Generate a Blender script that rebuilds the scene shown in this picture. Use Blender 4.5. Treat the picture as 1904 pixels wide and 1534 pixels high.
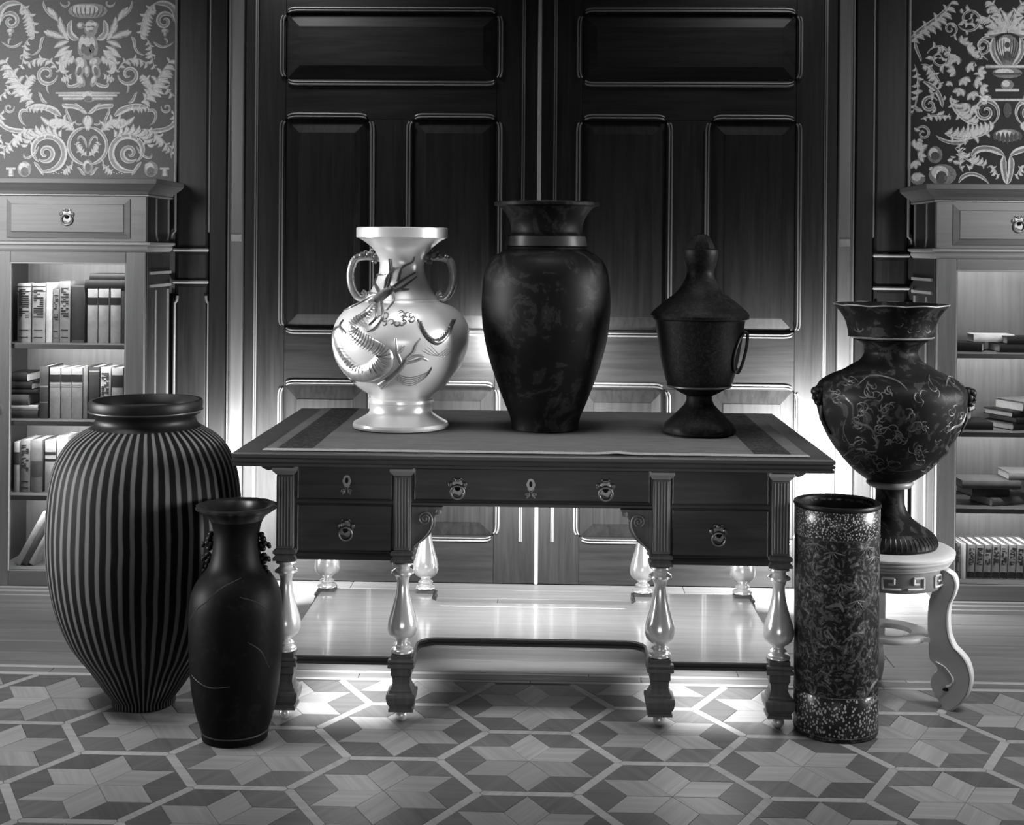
import bpy, math, random
from mathutils import Vector, Matrix, noise
R = math.radians
PI = math.pi
random.seed(7)
sc = bpy.context.scene
col = sc.collection
for o in list(bpy.data.objects):
    bpy.data.objects.remove(o)

# ---------------------------------------------------------------- camera
F, YAW, ROLL, CX, CZ, HOR = 2440.0, .030, .008, .054, 1.40, 462.0
cam_d = bpy.data.cameras.new('camera')
cam = bpy.data.objects.new('camera', cam_d)
col.objects.link(cam)
cam_d.sensor_fit = 'HORIZONTAL'
cam_d.sensor_width = 36
cam_d.lens = 36 * F / 1904
cam_d.shift_y = -(767 - HOR) / 1904
cam_d.clip_end = 60
cam.matrix_world = Matrix.Translation((CX, 0, CZ)) @ Matrix.Rotation(YAW, 4, 'Z') @ Matrix.Rotation(PI / 2, 4, 'X') @ Matrix.Rotation(ROLL, 4, 'Z')
sc.camera = cam

# ---------------------------------------------------------------- world, lights, exposure
w = bpy.data.worlds.new('world')
sc.world = w
w.use_nodes = True
w.node_tree.nodes['Background'].inputs[0].default_value = (.97, .98, 1, 1)
w.node_tree.nodes['Background'].inputs[1].default_value = .05
sc.view_settings.view_transform = 'Standard'
sc.view_settings.look = 'None'
sc.view_settings.exposure = 0
sc.view_settings.gamma = 1


def area(name, loc, target, sx, sy, power, spread=180):
    l = bpy.data.lights.new(name, 'AREA')
    l.shape = 'RECTANGLE'
    l.size, l.size_y, l.energy = sx, sy, power
    l.spread = R(spread)
    o = bpy.data.objects.new(name, l)
    col.objects.link(o)
    o.location = loc
    o.rotation_euler = (Vector(target) - Vector(loc)).to_track_quat('-Z', 'Y').to_euler()
    return o


def lamp(name, loc, power, rad=.05):
    l = bpy.data.lights.new(name, 'POINT')
    l.energy, l.shadow_soft_size = power, rad
    o = bpy.data.objects.new(name, l)
    col.objects.link(o)
    o.location = loc
    return o


# added unseen fills: front, over the floor, to each bookcase, beside the legs and vase
area('front_fill', (0, .7, .30), (0, 3.8, .62), 1.6, .3, .9, 50)
area('floor_fill_left', (-2.3, 3.1, 3.4), (-2.2, 3.9, 0), .9, .9, 24, 75)
area('floor_fill_right', (2.3, 3.1, 3.4), (2.2, 3.9, 0), .9, .9, 21, 75)
area('floor_fill_middle', (0, 3.6, 3.6), (0, 4.05, 0), 1.4, .4, 3, 40)
area('bookcase_fill_left', (-2.7, 2.2, 2.2), (-2.5, 5.3, 1.75), .9, .9, 13, 40)
area('bookcase_fill_right', (2.8, 2.2, 2.2), (2.5, 5.3, 1.85), .9, .9, 9, 40)
area('side_fill_left', (-3.6, 3.6, 1.25), (-.3, 4.0, .9), 1.0, 1.4, 10, 24)
area('side_fill_right', (3.6, 3.6, 1.25), (.3, 4.0, .9), 1.0, 1.4, 10, 24)
# added fills above the door frame, out of view, to light the panel bevels
area('cornice_fill_left', (-1.2, 5.1, 3.05), (-.75, 5.5, 2.1), .3, .12, 2.2, 70)
area('cornice_fill_right', (1.2, 5.1, 3.05), (.75, 5.5, 2.1), .3, .12, 1.0, 70)
# added unseen fills behind and below the desk, making glows on wall and floor
area('desk_glow_fill_left', (-.55, 4.25, .472), (-.55, 4.25, 0), .26, .55, 1.8)
area('desk_glow_fill_right', (.55, 4.25, .472), (.55, 4.25, 0), .26, .55, 2.0)
area('kneehole_glow_fill', (0, 4.35, .635), (0, 4.45, 0), .55, .4, 4, 110)
area('under_shelf_fill_left', (-.55, 4.12, .165), (-.55, 4.12, 0), .3, .5, 2.6, 100)
area('under_shelf_fill_right', (.55, 4.12, .165), (.55, 4.12, 0), .3, .5, 2.6, 100)
area('under_shelf_fill_middle', (0, 4.38, .165), (0, 4.5, 0), .62, .1, 1.5, 110)
area('back_glow_fill_left', (-.985, 5.06, .37), (-1.16, 5.5, .33), .1, .36, 28, 165)
area('back_glow_fill_right', (.97, 5.06, .37), (1.14, 5.5, .33), .1, .36, 26, 165)
area('back_glow_fill_middle', (0, 4.8, .66), (0, 5.5, .36), .6, .1, 18, 120)
area('jar_glow_fill', (-1.34, 5.2, .42), (-1.25, 5.5, .40), .1, .4, 7, 160)  # behind jar, stand and vases: unseen lights added for the wall glow
area('stand_glow_fill_upper', (1.20, 5.12, .52), (1.13, 5.5, .48), .1, .3, 46, 160)
area('stand_glow_fill_lower', (1.12, 5.2, .30), (1.5, 5.28, .12), .1, .2, 9, 150)
area('vase_glow_fill_left', (-.16, 5.36, 1.0), (-.22, 5.5, 1.0), .08, .08, 6, 160)
area('vase_glow_fill_right', (.12, 5.3, 1.0), (.2, 5.5, 1.0), .08, .08, 3, 160)

# ---------------------------------------------------------------- helpers


def sight(u, v, Y):
    """the point at depth Y seen at photo position (u, v)"""
    du, dv = u - 952, v - HOR
    x = du * math.cos(ROLL) + dv * math.sin(ROLL)
    y = -du * math.sin(ROLL) + dv * math.cos(ROLL)
    d = Vector((x / F * math.cos(YAW) - math.sin(YAW), x / F * math.sin(YAW) + math.cos(YAW), -y / F))
    return d * (Y / d.y) + Vector((CX, 0, CZ))


class MB:
    def __init__(s):
        s.v, s.f = [], []

    def add(s, vs, fs):
        n = len(s.v)
        s.v += [Vector(p) for p in vs]
        s.f += [tuple(i + n for i in q) for q in fs]
        return s

    def box(s, x0, x1, y0, y1, z0, z1):
        return s.add([(x0, y0, z0), (x1, y0, z0), (x1, y1, z0), (x0, y1, z0), (x0, y0, z1), (x1, y0, z1), (x1, y1, z1), (x0, y1, z1)],
                     [(3, 2, 1, 0), (4, 5, 6, 7), (0, 1, 5, 4), (1, 2, 6, 5), (2, 3, 7, 6), (3, 0, 4, 7)])

    def rings(s, rs, cap0=True, cap1=True, closed=True):
        n = len(rs[0])
        vs = [p for r in rs for p in r]
        fs = []
        m = n if closed else n - 1
        for i in range(len(rs) - 1):
            for j in range(m):
                k = (j + 1) % n
                fs.append((i * n + j, i * n + k, (i + 1) * n + k, (i + 1) * n + j))
        if cap0:
            fs.append(tuple(range(n))[::-1])
        if cap1:
            fs.append(tuple((len(rs) - 1) * n + j for j in range(n)))
        return s.add(vs, fs)

    def loft(s, x0, x1, y0, y1, prof):
        """rectangles grown by offset o at height z"""
        return s.rings([[(x0 - o, y0 - o, z), (x1 + o, y0 - o, z), (x1 + o, y1 + o, z), (x0 - o, y1 + o, z)] for o, z in prof])

    def returned(s, x0, x1, yf, yb, prof):
        """moulding on the front and two sides, flat against the wall behind"""
        return s.rings([[(x0 - o, yf - o, z), (x1 + o, yf - o, z), (x1 + o, yb, z), (x0 - o, yb, z)] for o, z in prof])

    def lathe(s, prof, c=(0, 0, 0), n=48, lobes=0, amp=0, cap0=True, cap1=True):
        rs = []
        for e in prof:
            r, z = e[0], e[1]
            a = e[2] if len(e) > 2 else 0
            rs.append([(c[0] + (r * (1 + a * amp * abs(math.cos(lobes * t / 2)))) * math.cos(t), c[1] + (r * (1 + a * amp * abs(math.cos(lobes * t / 2)))) * math.sin(t), c[2] + z) for t in [2 * PI * j / n for j in range(n)]])
        return s.rings(rs, cap0, cap1)

    def tube(s, path, rad, n=8, flat=1.0):
        P = [Vector(p) for p in path]
        if not hasattr(rad, '__len__'):
            rad = [rad] * len(P)
        rs = []
        up = Vector((0, 1, 0))
        for i, p in enumerate(P):
            t = (P[min(i + 1, len(P) - 1)] - P[max(i - 1, 0)]).normalized()
            a = up - t * up.dot(t)
            if a.length < 1e-4:
                a = Vector((1, 0, 0)) - t * t.x
            a.normalize()
            b = t.cross(a)
            rs.append([p + (a * math.cos(q) * flat + b * math.sin(q)) * rad[i] for q in [2 * PI * j / n for j in range(n)]])
        return s.rings(rs)

    def prism(s, pts, y0, y1):
        """outline of (x, z) points extruded in y"""
        return s.rings([[(x, y0, z) for x, z in pts], [(x, y1, z) for x, z in pts]])

    def ball(s, c, rx, ry=None, rz=None, n=10):
        ry, rz = ry or rx, rz or rx
        rs = []
        for i in range(1, n // 2 + 1):
            t = PI * i / (n // 2 + 1)
            rs.append([(c[0] + rx * math.sin(t) * math.cos(q), c[1] + ry * math.sin(t) * math.sin(q), c[2] - rz * math.cos(t)) for q in [2 * PI * j / n for j in range(n)]])
        return s.rings(rs)

    def ribbon(s, pts, wid, y, th=.0008):
        """flat printed band in the wall plane: pts are (x, z)"""
        P = [Vector((p[0], 0, p[1])) for p in pts]
        A, B = [], []
        for i, p in enumerate(P):
            t = (P[min(i + 1, len(P) - 1)] - P[max(i - 1, 0)])
            if t.length < 1e-9:
                t = Vector((1, 0, 0))
            t.normalize()
            nrm = Vector((-t.z, 0, t.x))
            A.append(p + nrm * wid[i] + Vector((0, y, 0)))
            B.append(p - nrm * wid[i] + Vector((0, y, 0)))
        m = len(P)
        return s.add(A + B, [(i, i + 1, m + i + 1, m + i) for i in range(m - 1)])


W = {}


def props(o, label=None, cat=None, group=None, kind=None):
    if label: o['label'] = label
    if cat: o['category'] = cat
    if group: o['group'] = group
    if kind: o['kind'] = kind
    return o


def thing(name, loc, label, cat, group=None, rot=(0, 0, 0)):
    o = bpy.data.objects.new(name, None)
    o.empty_display_size = .05
    col.objects.link(o)
    o.location = loc
    o.rotation_euler = rot
    W[o.name] = Vector(loc)
    return props(o, label, cat, group)


def part(name, mb, mat, parent=None, bevel=0, smooth=0, local=False, label=None, kind=None, origin=None, seg=1):
    me = bpy.data.meshes.new(name)
    lo = Vector((min(p[i] for p in mb.v) for i in range(3)))
    hi = Vector((max(p[i] for p in mb.v) for i in range(3)))
    c = Vector(origin) if origin is not None else Vector(((lo.x + hi.x) / 2, (lo.y + hi.y) / 2, lo.z))
    me.from_pydata([p - c for p in mb.v], [], mb.f)
    me.update()
    import bmesh
    bm = bmesh.new()
    bm.from_mesh(me)
    bmesh.ops.recalc_face_normals(bm, faces=bm.faces)
    bm.to_mesh(me)
    bm.free()
    me.materials.append(mat)
    if smooth:
        me.polygons.foreach_set('use_smooth', [True] * len(me.polygons))
        me.set_sharp_from_angle(angle=R(smooth))
    o = bpy.data.objects.new(name, me)
    col.objects.link(o)
    if parent is not None:
        o.parent = parent
        pw = Vector((0, 0, 0)) if local and parent.name not in WL else W[parent.name]
        o.location = c - pw
    else:
        o.location = c
    W[o.name] = c
    if local: WL.add(o.name)
    if bevel:
        b = o.modifiers.new('bevel', 'BEVEL')
        b.width = bevel
        b.segments = seg
        b.limit_method = 'ANGLE'
        b.angle_limit = R(40)
    if label: o['label'] = label
    if kind: o['kind'] = kind
    return o


WL = set()


def copy_tree(o, parent=None):
    c = o.copy()
    col.objects.link(c)
    c.parent = parent
    W[c.name] = W.get(o.name, Vector((0, 0, 0)))
    for ch in list(o.children):
        copy_tree(ch, c)
    return c


# ---------------------------------------------------------------- materials


def g(v, tint=(1, 1, 1)):
    return (v * tint[0], v * tint[1], v * tint[2], 1)


class NT:
    def __init__(s, name, rough=.5, metal=0, spec=.5, coat=0):
        s.m = bpy.data.materials.new(name)
        s.m.use_nodes = True
        s.t = s.m.node_tree
        s.b = s.t.nodes['Principled BSDF']
        s.b.inputs['Roughness'].default_value = rough
        s.b.inputs['Metallic'].default_value = metal
        s.b.inputs['Specular IOR Level'].default_value = spec
        s.b.inputs['Coat Weight'].default_value = coat
        s.tc = s.n('ShaderNodeTexCoord')

    def n(s, typ, **k):
        x = s.t.nodes.new(typ)
        for a, v in k.items():
            setattr(x, a, v)
        return x

    def l(s, a, b):
        s.t.links.new(a, b)

    def mapping(s, scale, coord='Object'):
        m = s.n('ShaderNodeMapping')
        m.inputs['Scale'].default_value = scale
        s.l(s.tc.outputs[coord], m.inputs[0])
        return m.outputs[0]

    def noise(s, vec, scale, detail=4, rough=.55, dist=0):
        x = s.n('ShaderNodeTexNoise')
        x.inputs['Scale'].default_value = scale
        x.inputs['Detail'].default_value = detail
        x.inputs['Roughness'].default_value = rough
        x.inputs['Distortion'].default_value = dist
        if vec is not None: s.l(vec, x.inputs[0])
        return x.outputs[0]

    def ramp(s, fac, stops):
        x = s.n('ShaderNodeValToRGB')
        e = x.color_ramp.elements
        e[0].position, e[0].color = stops[0][0], g(stops[0][1])
        e[1].position, e[1].color = stops[-1][0], g(stops[-1][1])
        for p, v in stops[1:-1]:
            k = e.new(p)
            k.color = g(v)
        s.l(fac, x.inputs[0])
        return x.outputs[0]

    def base(s, c):
        s.l(c, s.b.inputs['Base Color'])

    def bump(s, h, strength=.2, dist=.002):
        x = s.n('ShaderNodeBump')
        x.inputs['Strength'].default_value = strength
        x.inputs['Distance'].default_value = dist
        s.l(h, x.inputs['Height'])
        s.l(x.outputs[0], s.b.inputs['Normal'])


def wood(name, v, axis='Z', contrast=.45, rough=.4, coat=0, spec=.5, rnd=0):
    t = NT(name, rough, spec=spec, coat=coat)
    sc_ = {'X': (1.2, 22, 22), 'Y': (22, 1.2, 22), 'Z': (22, 22, 1.2)}[axis]
    m = t.n('ShaderNodeMapping')
    m.inputs['Scale'].default_value = sc_
    oi = t.n('ShaderNodeObjectInfo')
    cmb = t.n('ShaderNodeVectorMath', operation='ADD')
    t.l(t.tc.outputs['Object'], cmb.inputs[0])
    t.l(oi.outputs['Random'], cmb.inputs[1])
    t.l(cmb.outputs[0], m.inputs[0])
    f = t.noise(m.outputs[0], 2.2, 6, .62, .6)
    c = t.ramp(f, [(.25, v * (1 - contrast)), (.5, v), (.75, v * (1 + contrast))])
    if rnd:
        mx = t.n('ShaderNodeMix', data_type='RGBA', blend_type='MULTIPLY')
        mx.inputs[0].default_value = 1
        mr = t.n('ShaderNodeMapRange')
        mr.inputs[3].default_value = 1 - rnd
        mr.inputs[4].default_value = 1 + rnd
        t.l(oi.outputs['Random'], mr.inputs[0])
        t.l(c, mx.inputs[6])
        t.l(mr.outputs[0], mx.inputs[7])
        c = mx.outputs[2]
    t.base(c)
    t.bump(f, .08, .001)
    return t.m


def plain(name, v, rough=.5, metal=0, spec=.5, var=.25, scale=9, coat=0):
    t = NT(name, rough, metal, spec, coat)
    f = t.noise(t.mapping((1, 1, 1)), scale, 5, .6)
    t.base(t.ramp(f, [(.3, v * (1 - var)), (.7, v * (1 + var))]))
    return t.m


M = {}
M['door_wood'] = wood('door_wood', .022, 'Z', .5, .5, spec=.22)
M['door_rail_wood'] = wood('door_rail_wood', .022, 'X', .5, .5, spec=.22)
M['lit_bead_wood'] = wood('lit_bead_wood', .20, 'Z', .2, .35)  # paler than the door wood: light on the edges put into the colour
M['case_wood'] = wood('bookcase_wood_upright', .17, 'Z', .22, .42)
M['case_wood_x'] = wood('bookcase_wood_level', .15, 'X', .2, .42)
M['case_back'] = wood('bookcase_back_wood', .11, 'Z', .25, .5)
M['case_shaded'] = wood('bookcase_side_wood_shaded', .03, 'Z', .3, .42)  # bookcase wood darkened on the sides: shading put into the colour
M['case_pale'] = wood('bookcase_moulding_wood', .30, 'X', .15, .4)
M['desk_wood'] = wood('desk_wood', .06, 'X', .4, .4, spec=.3)
M['desk_wood_z'] = wood('desk_wood_upright', .12, 'Z', .3, .4, spec=.3)
M['desk_groove'] = wood('desk_reed_wood', .22, 'Z', .2, .34)
M['shelf_wood'] = wood('desk_shelf_wood', .34, 'X', .2, .16, coat=.3)
M['floor_light'] = wood('parquet_light', .27, 'X', .22, .42, spec=.25, rnd=.16)
M['floor_dark'] = wood('parquet_dark', .115, 'X', .3, .42, spec=.25, rnd=.2)
M['floor_strip'] = wood('parquet_strip', .33, 'X', .2, .42, spec=.25, rnd=.1)
M['floor_board'] = wood('floor_board', .15, 'X', .3, .42, spec=.25, rnd=.12)
M['floor_base'] = plain('floor_joint', .09, .6)
M['silver'] = plain('polished_pale_metal', .95, .27, .5, .5, .06, 6)
M['turned'] = plain('polished_turned_leg', .9, .22, .55, .5, .05, 6)
M['bronze'] = plain('bronze_fitting', .20, .35, .6, .5, .3, 40)
M['cloth'] = None
M['black_glaze'] = plain('black_glaze', .007, .45, 0, .2, .5, 14)
M['page'] = plain('book_pages', .62, .8, 0, .2, .1, 60)
M['glass'] = None


def mat_glass():
    t = NT('cabinet_glass')
    for n_ in list(t.t.nodes):
        if n_.type == 'BSDF_PRINCIPLED': t.t.nodes.remove(n_)
    out = [n_ for n_ in t.t.nodes if n_.type == 'OUTPUT_MATERIAL'][0]
    tr = t.n('ShaderNodeBsdfTransparent')
    tr.inputs[0].default_value = g(.95)
    gl = t.n('ShaderNodeBsdfGlossy')
    gl.inputs['Roughness'].default_value = .03
    fr = t.n('ShaderNodeFresnel')
    fr.inputs[0].default_value = 1.3
    mx = t.n('ShaderNodeMixShader')
    t.l(fr.outputs[0], mx.inputs[0])
    t.l(tr.outputs[0], mx.inputs[1])
    t.l(gl.outputs[0], mx.inputs[2])
    t.l(mx.outputs[0], out.inputs[0])
    return t.m


M['glass'] = mat_glass()


def mat_stripes(n=54):
    t = NT('striped_glaze', .6, spec=.08)
    sp = t.n('ShaderNodeSeparateXYZ')
    t.l(t.tc.outputs['Object'], sp.inputs[0])
    at = t.n('ShaderNodeMath', operation='ARCTAN2')
    t.l(sp.outputs[1], at.inputs[0])
    t.l(sp.outputs[0], at.inputs[1])
    nz = t.noise(t.mapping((1, 1, 1)), 5, 3)
    wob = t.n('ShaderNodeMath', operation='MULTIPLY_ADD')
    wob.inputs[1].default_value = .05
    t.l(nz, wob.inputs[0])
    t.l(at.outputs[0], wob.inputs[2])
    mu = t.n('ShaderNodeMath', operation='MULTIPLY')
    mu.inputs[1].default_value = n
    t.l(wob.outputs[0], mu.inputs[0])
    si = t.n('ShaderNodeMath', operation='SINE')
    t.l(mu.outputs[0], si.inputs[0])
    mr = t.n('ShaderNodeMapRange')
    mr.inputs[1].default_value, mr.inputs[2].default_value = -1, 1
    t.l(si.outputs[0], mr.inputs[0])
    t.base(t.ramp(mr.outputs[0], [(0, .005), (.55, .007), (.78, .115), (1, .13)]))
    return t.m


def mat_motifs(name, ground, mid, high, scale, lo=.52, hi=.66, dist=1.5, rough=.3):
    t = NT(name, max(rough, .5), spec=.10)
    v = t.mapping((1, 1, 1))
    f = t.noise(v, scale, 6, .62, dist)
    g2 = t.noise(v, scale * 3.2, 4, .6, .8)
    a = t.n('ShaderNodeMath', operation='MULTIPLY_ADD')
    a.inputs[1].default_value = .35
    t.l(g2, a.inputs[0])
    sub = t.n('ShaderNodeMath', operation='ADD')
    sub.inputs[1].default_value = -.175
    t.l(f, a.inputs[2])
    t.l(a.outputs[0], sub.inputs[0])
    t.base(t.ramp(sub.outputs[0], [(lo - .12, ground), (lo, ground * 1.3), (lo + .04, mid), (hi, mid * .7), (hi + .06, high)]))
    return t.m


def mat_crackle(name, ground, spot, scale):
    t = NT(name, .3)
    vo = t.n('ShaderNodeTexVoronoi')
    vo.inputs['Scale'].default_value = scale
    t.l(t.mapping((1, 1, .8)), vo.inputs[0])
    t.base(t.ramp(vo.outputs[0], [(0, spot), (.30, spot), (.42, ground), (1, ground)]))
    return t.m


M['stripes'] = mat_stripes()
M['mid_vase'] = mat_motifs('figured_black_glaze', .005, .020, .034, 11, .54, .64)
M['small_vase'] = mat_motifs('faint_figured_glaze', .0035, .009, .014, 16, .58, .68)
M['goblet'] = mat_motifs('carved_black_surface', .004, .012, .019, 46, .5, .6, 2.5, .5)
M['tall_vase'] = mat_motifs('painted_majolica_glaze', .008, .040, .085, 10, .55, .68, 2.6)
M['cylinder'] = mat_motifs('painted_landscape_glaze', .011, .075, .20, 30, .50, .60, 2.2)
M['crackle'] = mat_crackle('speckled_band_glaze', .012, .40, 190)
M['crackle_big'] = mat_crackle('coarse_speckled_band_glaze', .012, .42, 125)


def mat_cloth(name, v, sc_):
    t = NT(name, .85, spec=.1)
    f = t.noise(t.mapping(sc_), 6, 6, .65, 1.2)
    t.base(t.ramp(f, [(.25, v * .72), (.75, v * 1.3)]))
    t.bump(f, .3, .003)
    return t.m


M['cloth'] = mat_cloth('table_cover_cloth', .115, (1.5, 7, 1))
M['cloth_band'] = mat_motifs('patterned_cloth_band', .022, .05, .075, 60, .5, .6, 1, .85)
M['fringe'] = mat_cloth('cloth_fringe', .30, (120, 4, 4))


def mat_paper(name, v):
    t = NT(name, .75, spec=.15)
    f = t.noise(t.mapping((60, 60, 200)), 4, 3)
    t.base(t.ramp(f, [(.3, v * .85), (.7, v * 1.15)]))
    return t.m


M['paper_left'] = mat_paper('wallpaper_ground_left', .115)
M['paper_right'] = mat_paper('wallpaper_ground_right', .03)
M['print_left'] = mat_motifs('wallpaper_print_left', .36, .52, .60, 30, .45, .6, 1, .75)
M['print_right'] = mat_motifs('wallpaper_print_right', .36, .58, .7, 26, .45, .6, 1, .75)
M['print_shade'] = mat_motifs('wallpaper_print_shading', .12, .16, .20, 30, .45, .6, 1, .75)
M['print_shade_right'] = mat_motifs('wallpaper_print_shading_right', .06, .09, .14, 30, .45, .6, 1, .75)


def leather(v):
    k = 'leather_%03d' % round(v * 1000)
    if k not in M:
        M[k] = plain('book_cloth_grey_%03d' % round(v * 1000), v, .6, 0, .3, .2, 30)
    return M[k]


# ================================================================ FLOOR
YW = 5.50
FIELD = 4.228          # back edge of the star parquet
floor = part('floor', MB().box(-3.2, 3.2, -.6, YW, -.06, -.009), M['floor_base'])
props(floor, 'dark joint bed under the inlaid star parquet floor', kind='structure')

HR, SW = .2475, .026
AR = (HR - SW / math.sqrt(3)) / 2
HCX, HCY = .004, 4.013


def clip_y(pts, ymax):
    out = []
    for i in range(len(pts)):
        a, b = pts[i], pts[(i + 1) % len(pts)]
        if a[1] <= ymax: out.append(a)
        if (a[1] - ymax) * (b[1] - ymax) < 0:
            k = (ymax - a[1]) / (b[1] - a[1])
            out.append((a[0] + (b[0] - a[0]) * k, ymax))
    return out


def inset(pts, d):
    cx = sum(p[0] for p in pts) / len(pts)
    cy = sum(p[1] for p in pts) / len(pts)
    r_ = sum(math.hypot(p[0] - cx, p[1] - cy) for p in pts) / len(pts)
    k = 1 - d / r_
    return [(cx + (p[0] - cx) * k, cy + (p[1] - cy) * k) for p in pts]


piece_mesh = {}


def floor_piece(kind, pts, mat, rotkey=None):
    """one inlaid piece, 9 mm thick; whole pieces of one kind share their mesh through rotation"""
    cx = sum(p[0] for p in pts) / len(pts)
    cy = sum(p[1] for p in pts) / len(pts)
    whole = max(p[1] for p in pts) <= FIELD + .001
    if not whole:
        pts = clip_y(pts, FIELD)
        if len(pts) < 3: return
        ys = [p[1] for p in pts]
        if max(ys) - min(ys) < .012: return
        rotkey = None
        cx = sum(p[0] for p in pts) / len(pts)
        cy = sum(p[1] for p in pts) / len(pts)
    key = (kind, rotkey)
    rel = [(p[0] - cx, p[1] - cy) for p in pts]
    ang = R(60) * rotkey if rotkey is not None else 0
    rel = [(x * math.cos(-ang) - y * math.sin(-ang), x * math.sin(-ang) + y * math.cos(-ang)) for x, y in rel]
    if rotkey is not None and kind in piece_mesh:
        me = piece_mesh[kind]
    else:
        rel2 = inset(rel, .0016)
        rel3 = inset(rel, .0008)
        b = MB().rings([[(x, y, -.009) for x, y in rel3], [(x, y, -.0012) for x, y in rel3], [(x, y, 0) for x, y in rel2]])
        me = bpy.data.meshes.new(kind)
        me.from_pydata(b.v, [], b.f)
        me.materials.append(mat)
        if rotkey is not None: piece_mesh[kind] = me
    o = bpy.data.objects.new(kind, me)
    col.objects.link(o)
    o.parent = floor
    o.location = Vector((cx, cy, random.uniform(-.0004, .0003))) - W['floor']
    o.rotation_euler = (random.uniform(-.004, .004), random.uniform(-.004, .004), ang)


def visible(x, y, m=.12):
    if y < 2.9: return False
    return abs(x - CX + .03 * y) < y * 952 / F + m


def A(k): return Vector((AR * math.cos(R(60) * k), AR * math.sin(R(60) * k)))


edges = set()
for i in range(-5, 6):
    for j in range(-4, 2):
        c = Vector((HCX + i * 1.5 * HR, HCY + (j + (i % 2) / 2) * math.sqrt(3) * HR))
        if c.y > FIELD + .2 or c.y < 2.7: continue
        for k in range(6):
            q = [c, c + A(k), c + A(k) + A(k + 1), c + A(k + 1)]
            m = sum(q, Vector((0, 0))) / 4
            if m.y < FIELD + .05 and visible(m.x, m.y): floor_piece('light_rhombus', [tuple(p) for p in q], M['floor_light'], k)
            q = [c + A(k), c + A(k) + A(k + 1), c + A(k) * 2, c + A(k) + A(k - 1)]
            m = sum(q, Vector((0, 0))) / 4
            if m.y < FIELD + .05 and visible(m.x, m.y): floor_piece('dark_rhombus', [tuple(p) for p in q], M['floor_dark'], k)
            mid = c + Vector((math.cos(R(60 * k + 30)), math.sin(R(60 * k + 30)))) * HR * math.sqrt(3) / 2
            key = (round(mid.x, 3), round(mid.y, 3))
            near = any(abs(key[0] - e[0]) < .01 and abs(key[1] - e[1]) < .01 for e in edges)
            if near or mid.y > FIELD - .004 or not visible(mid.x, mid.y): continue
            edges.add(key)
            th = R(60 * k + 120)
            d, n_ = Vector((math.cos(th), math.sin(th))), Vector((-math.sin(th), math.cos(th)))
            L, h_ = HR / 2, SW / 2
            e_ = L - SW / (2 * math.sqrt(3))
            q = [mid - d * L, mid - d * e_ - n_ * h_, mid + d * e_ - n_ * h_, mid + d * L, mid + d * e_ + n_ * h_, mid - d * e_ + n_ * h_]
            floor_piece('inlay_strip', [tuple(p) for p in q], M['floor_strip'], k)

# border bands and boards behind the star field
yy = FIELD + .002
for wdt, key in ((.022, 'floor_strip'), (.05, 'floor_board'), (.022, 'floor_strip')):
    x = -2.6 + random.random() * .3
    while x < 2.5:
        ln = random.uniform(.9, 1.4)
        b = MB().loft(x + .001, x + ln - .001, yy + .001, yy + wdt - .001, [(0, -.009), (0, -.001), (-.001, 0)])
        part('border_strip' if key == 'floor_strip' else 'border_board', b, M[key], floor)
        x += ln
    yy += wdt
n_b = 9
bw = (YW - yy) / n_b
for i in range(n_b):
    x = -3.0 + random.random() * .8
    while x < 2.9:
        ln = random.uniform(1.0, 1.9)
        b = MB().loft(x + .001, x + ln - .001, yy + .001, yy + bw - .001, [(0, -.009), (0, -.001), (-.001, random.uniform(-.0003, .0003))])
        part('floor_board', b, M['floor_board'], floor)
        x += ln
    yy += bw

# ================================================================ BACK WALL AND DOORS
wall = part('wall_back', MB().box(-3.2, 3.2, YW, YW + .12, -.02, 3.1), M['door_wood'])
props(wall, 'dark panelled back wall around the double door', kind='structure')


def side_moulding(name, parent, pts, mat, rad=.0045, gap=.011, y=YW):
    """two beads that follow pts (x, z), hooked at both ends"""
    for off in (0, 1):
        q = [(p[0] + p[2] * gap * off, y - (.004 if off else .006), p[1] + p[3] * gap * off) for p in pts]
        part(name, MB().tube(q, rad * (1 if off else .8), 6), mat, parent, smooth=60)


def hooked(x0, x1, z0, z1, side, d=.022):
    """bead along one side of a panel opening, standing d outside it, ends turned in by a quarter round"""
    r_ = .035
    out = []
    arc = [R(a) for a in (0, 22, 45, 67, 90)]
    if side in ('top', 'bottom'):
        s = 1 if side == 'top' else -1
        z = (z1 if s > 0 else z0)
        xa, xb = x0 + .012, x1 - .012
        for a in arc: out.append((xa + r_ * (1 - math.cos(a)), z + s * d * math.sin(a), 0, s))
        for a in arc[::-1]: out.append((xb - r_ * (1 - math.cos(a)), z + s * d * math.sin(a), 0, s))
    else:
        s = 1 if side == 'right' else -1
        x = (x1 if s > 0 else x0)
        za, zb = z0 + .012, z1 - .012
        for a in arc: out.append((x + s * d * math.sin(a), za + r_ * (1 - math.cos(a)), s, 0))
        for a in arc[::-1]: out.append((x + s * d * math.sin(a), zb - r_ * (1 - math.cos(a)), s, 0))
    return [(p[0], p[1], p[2], p[3]) for p in out]


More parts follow.
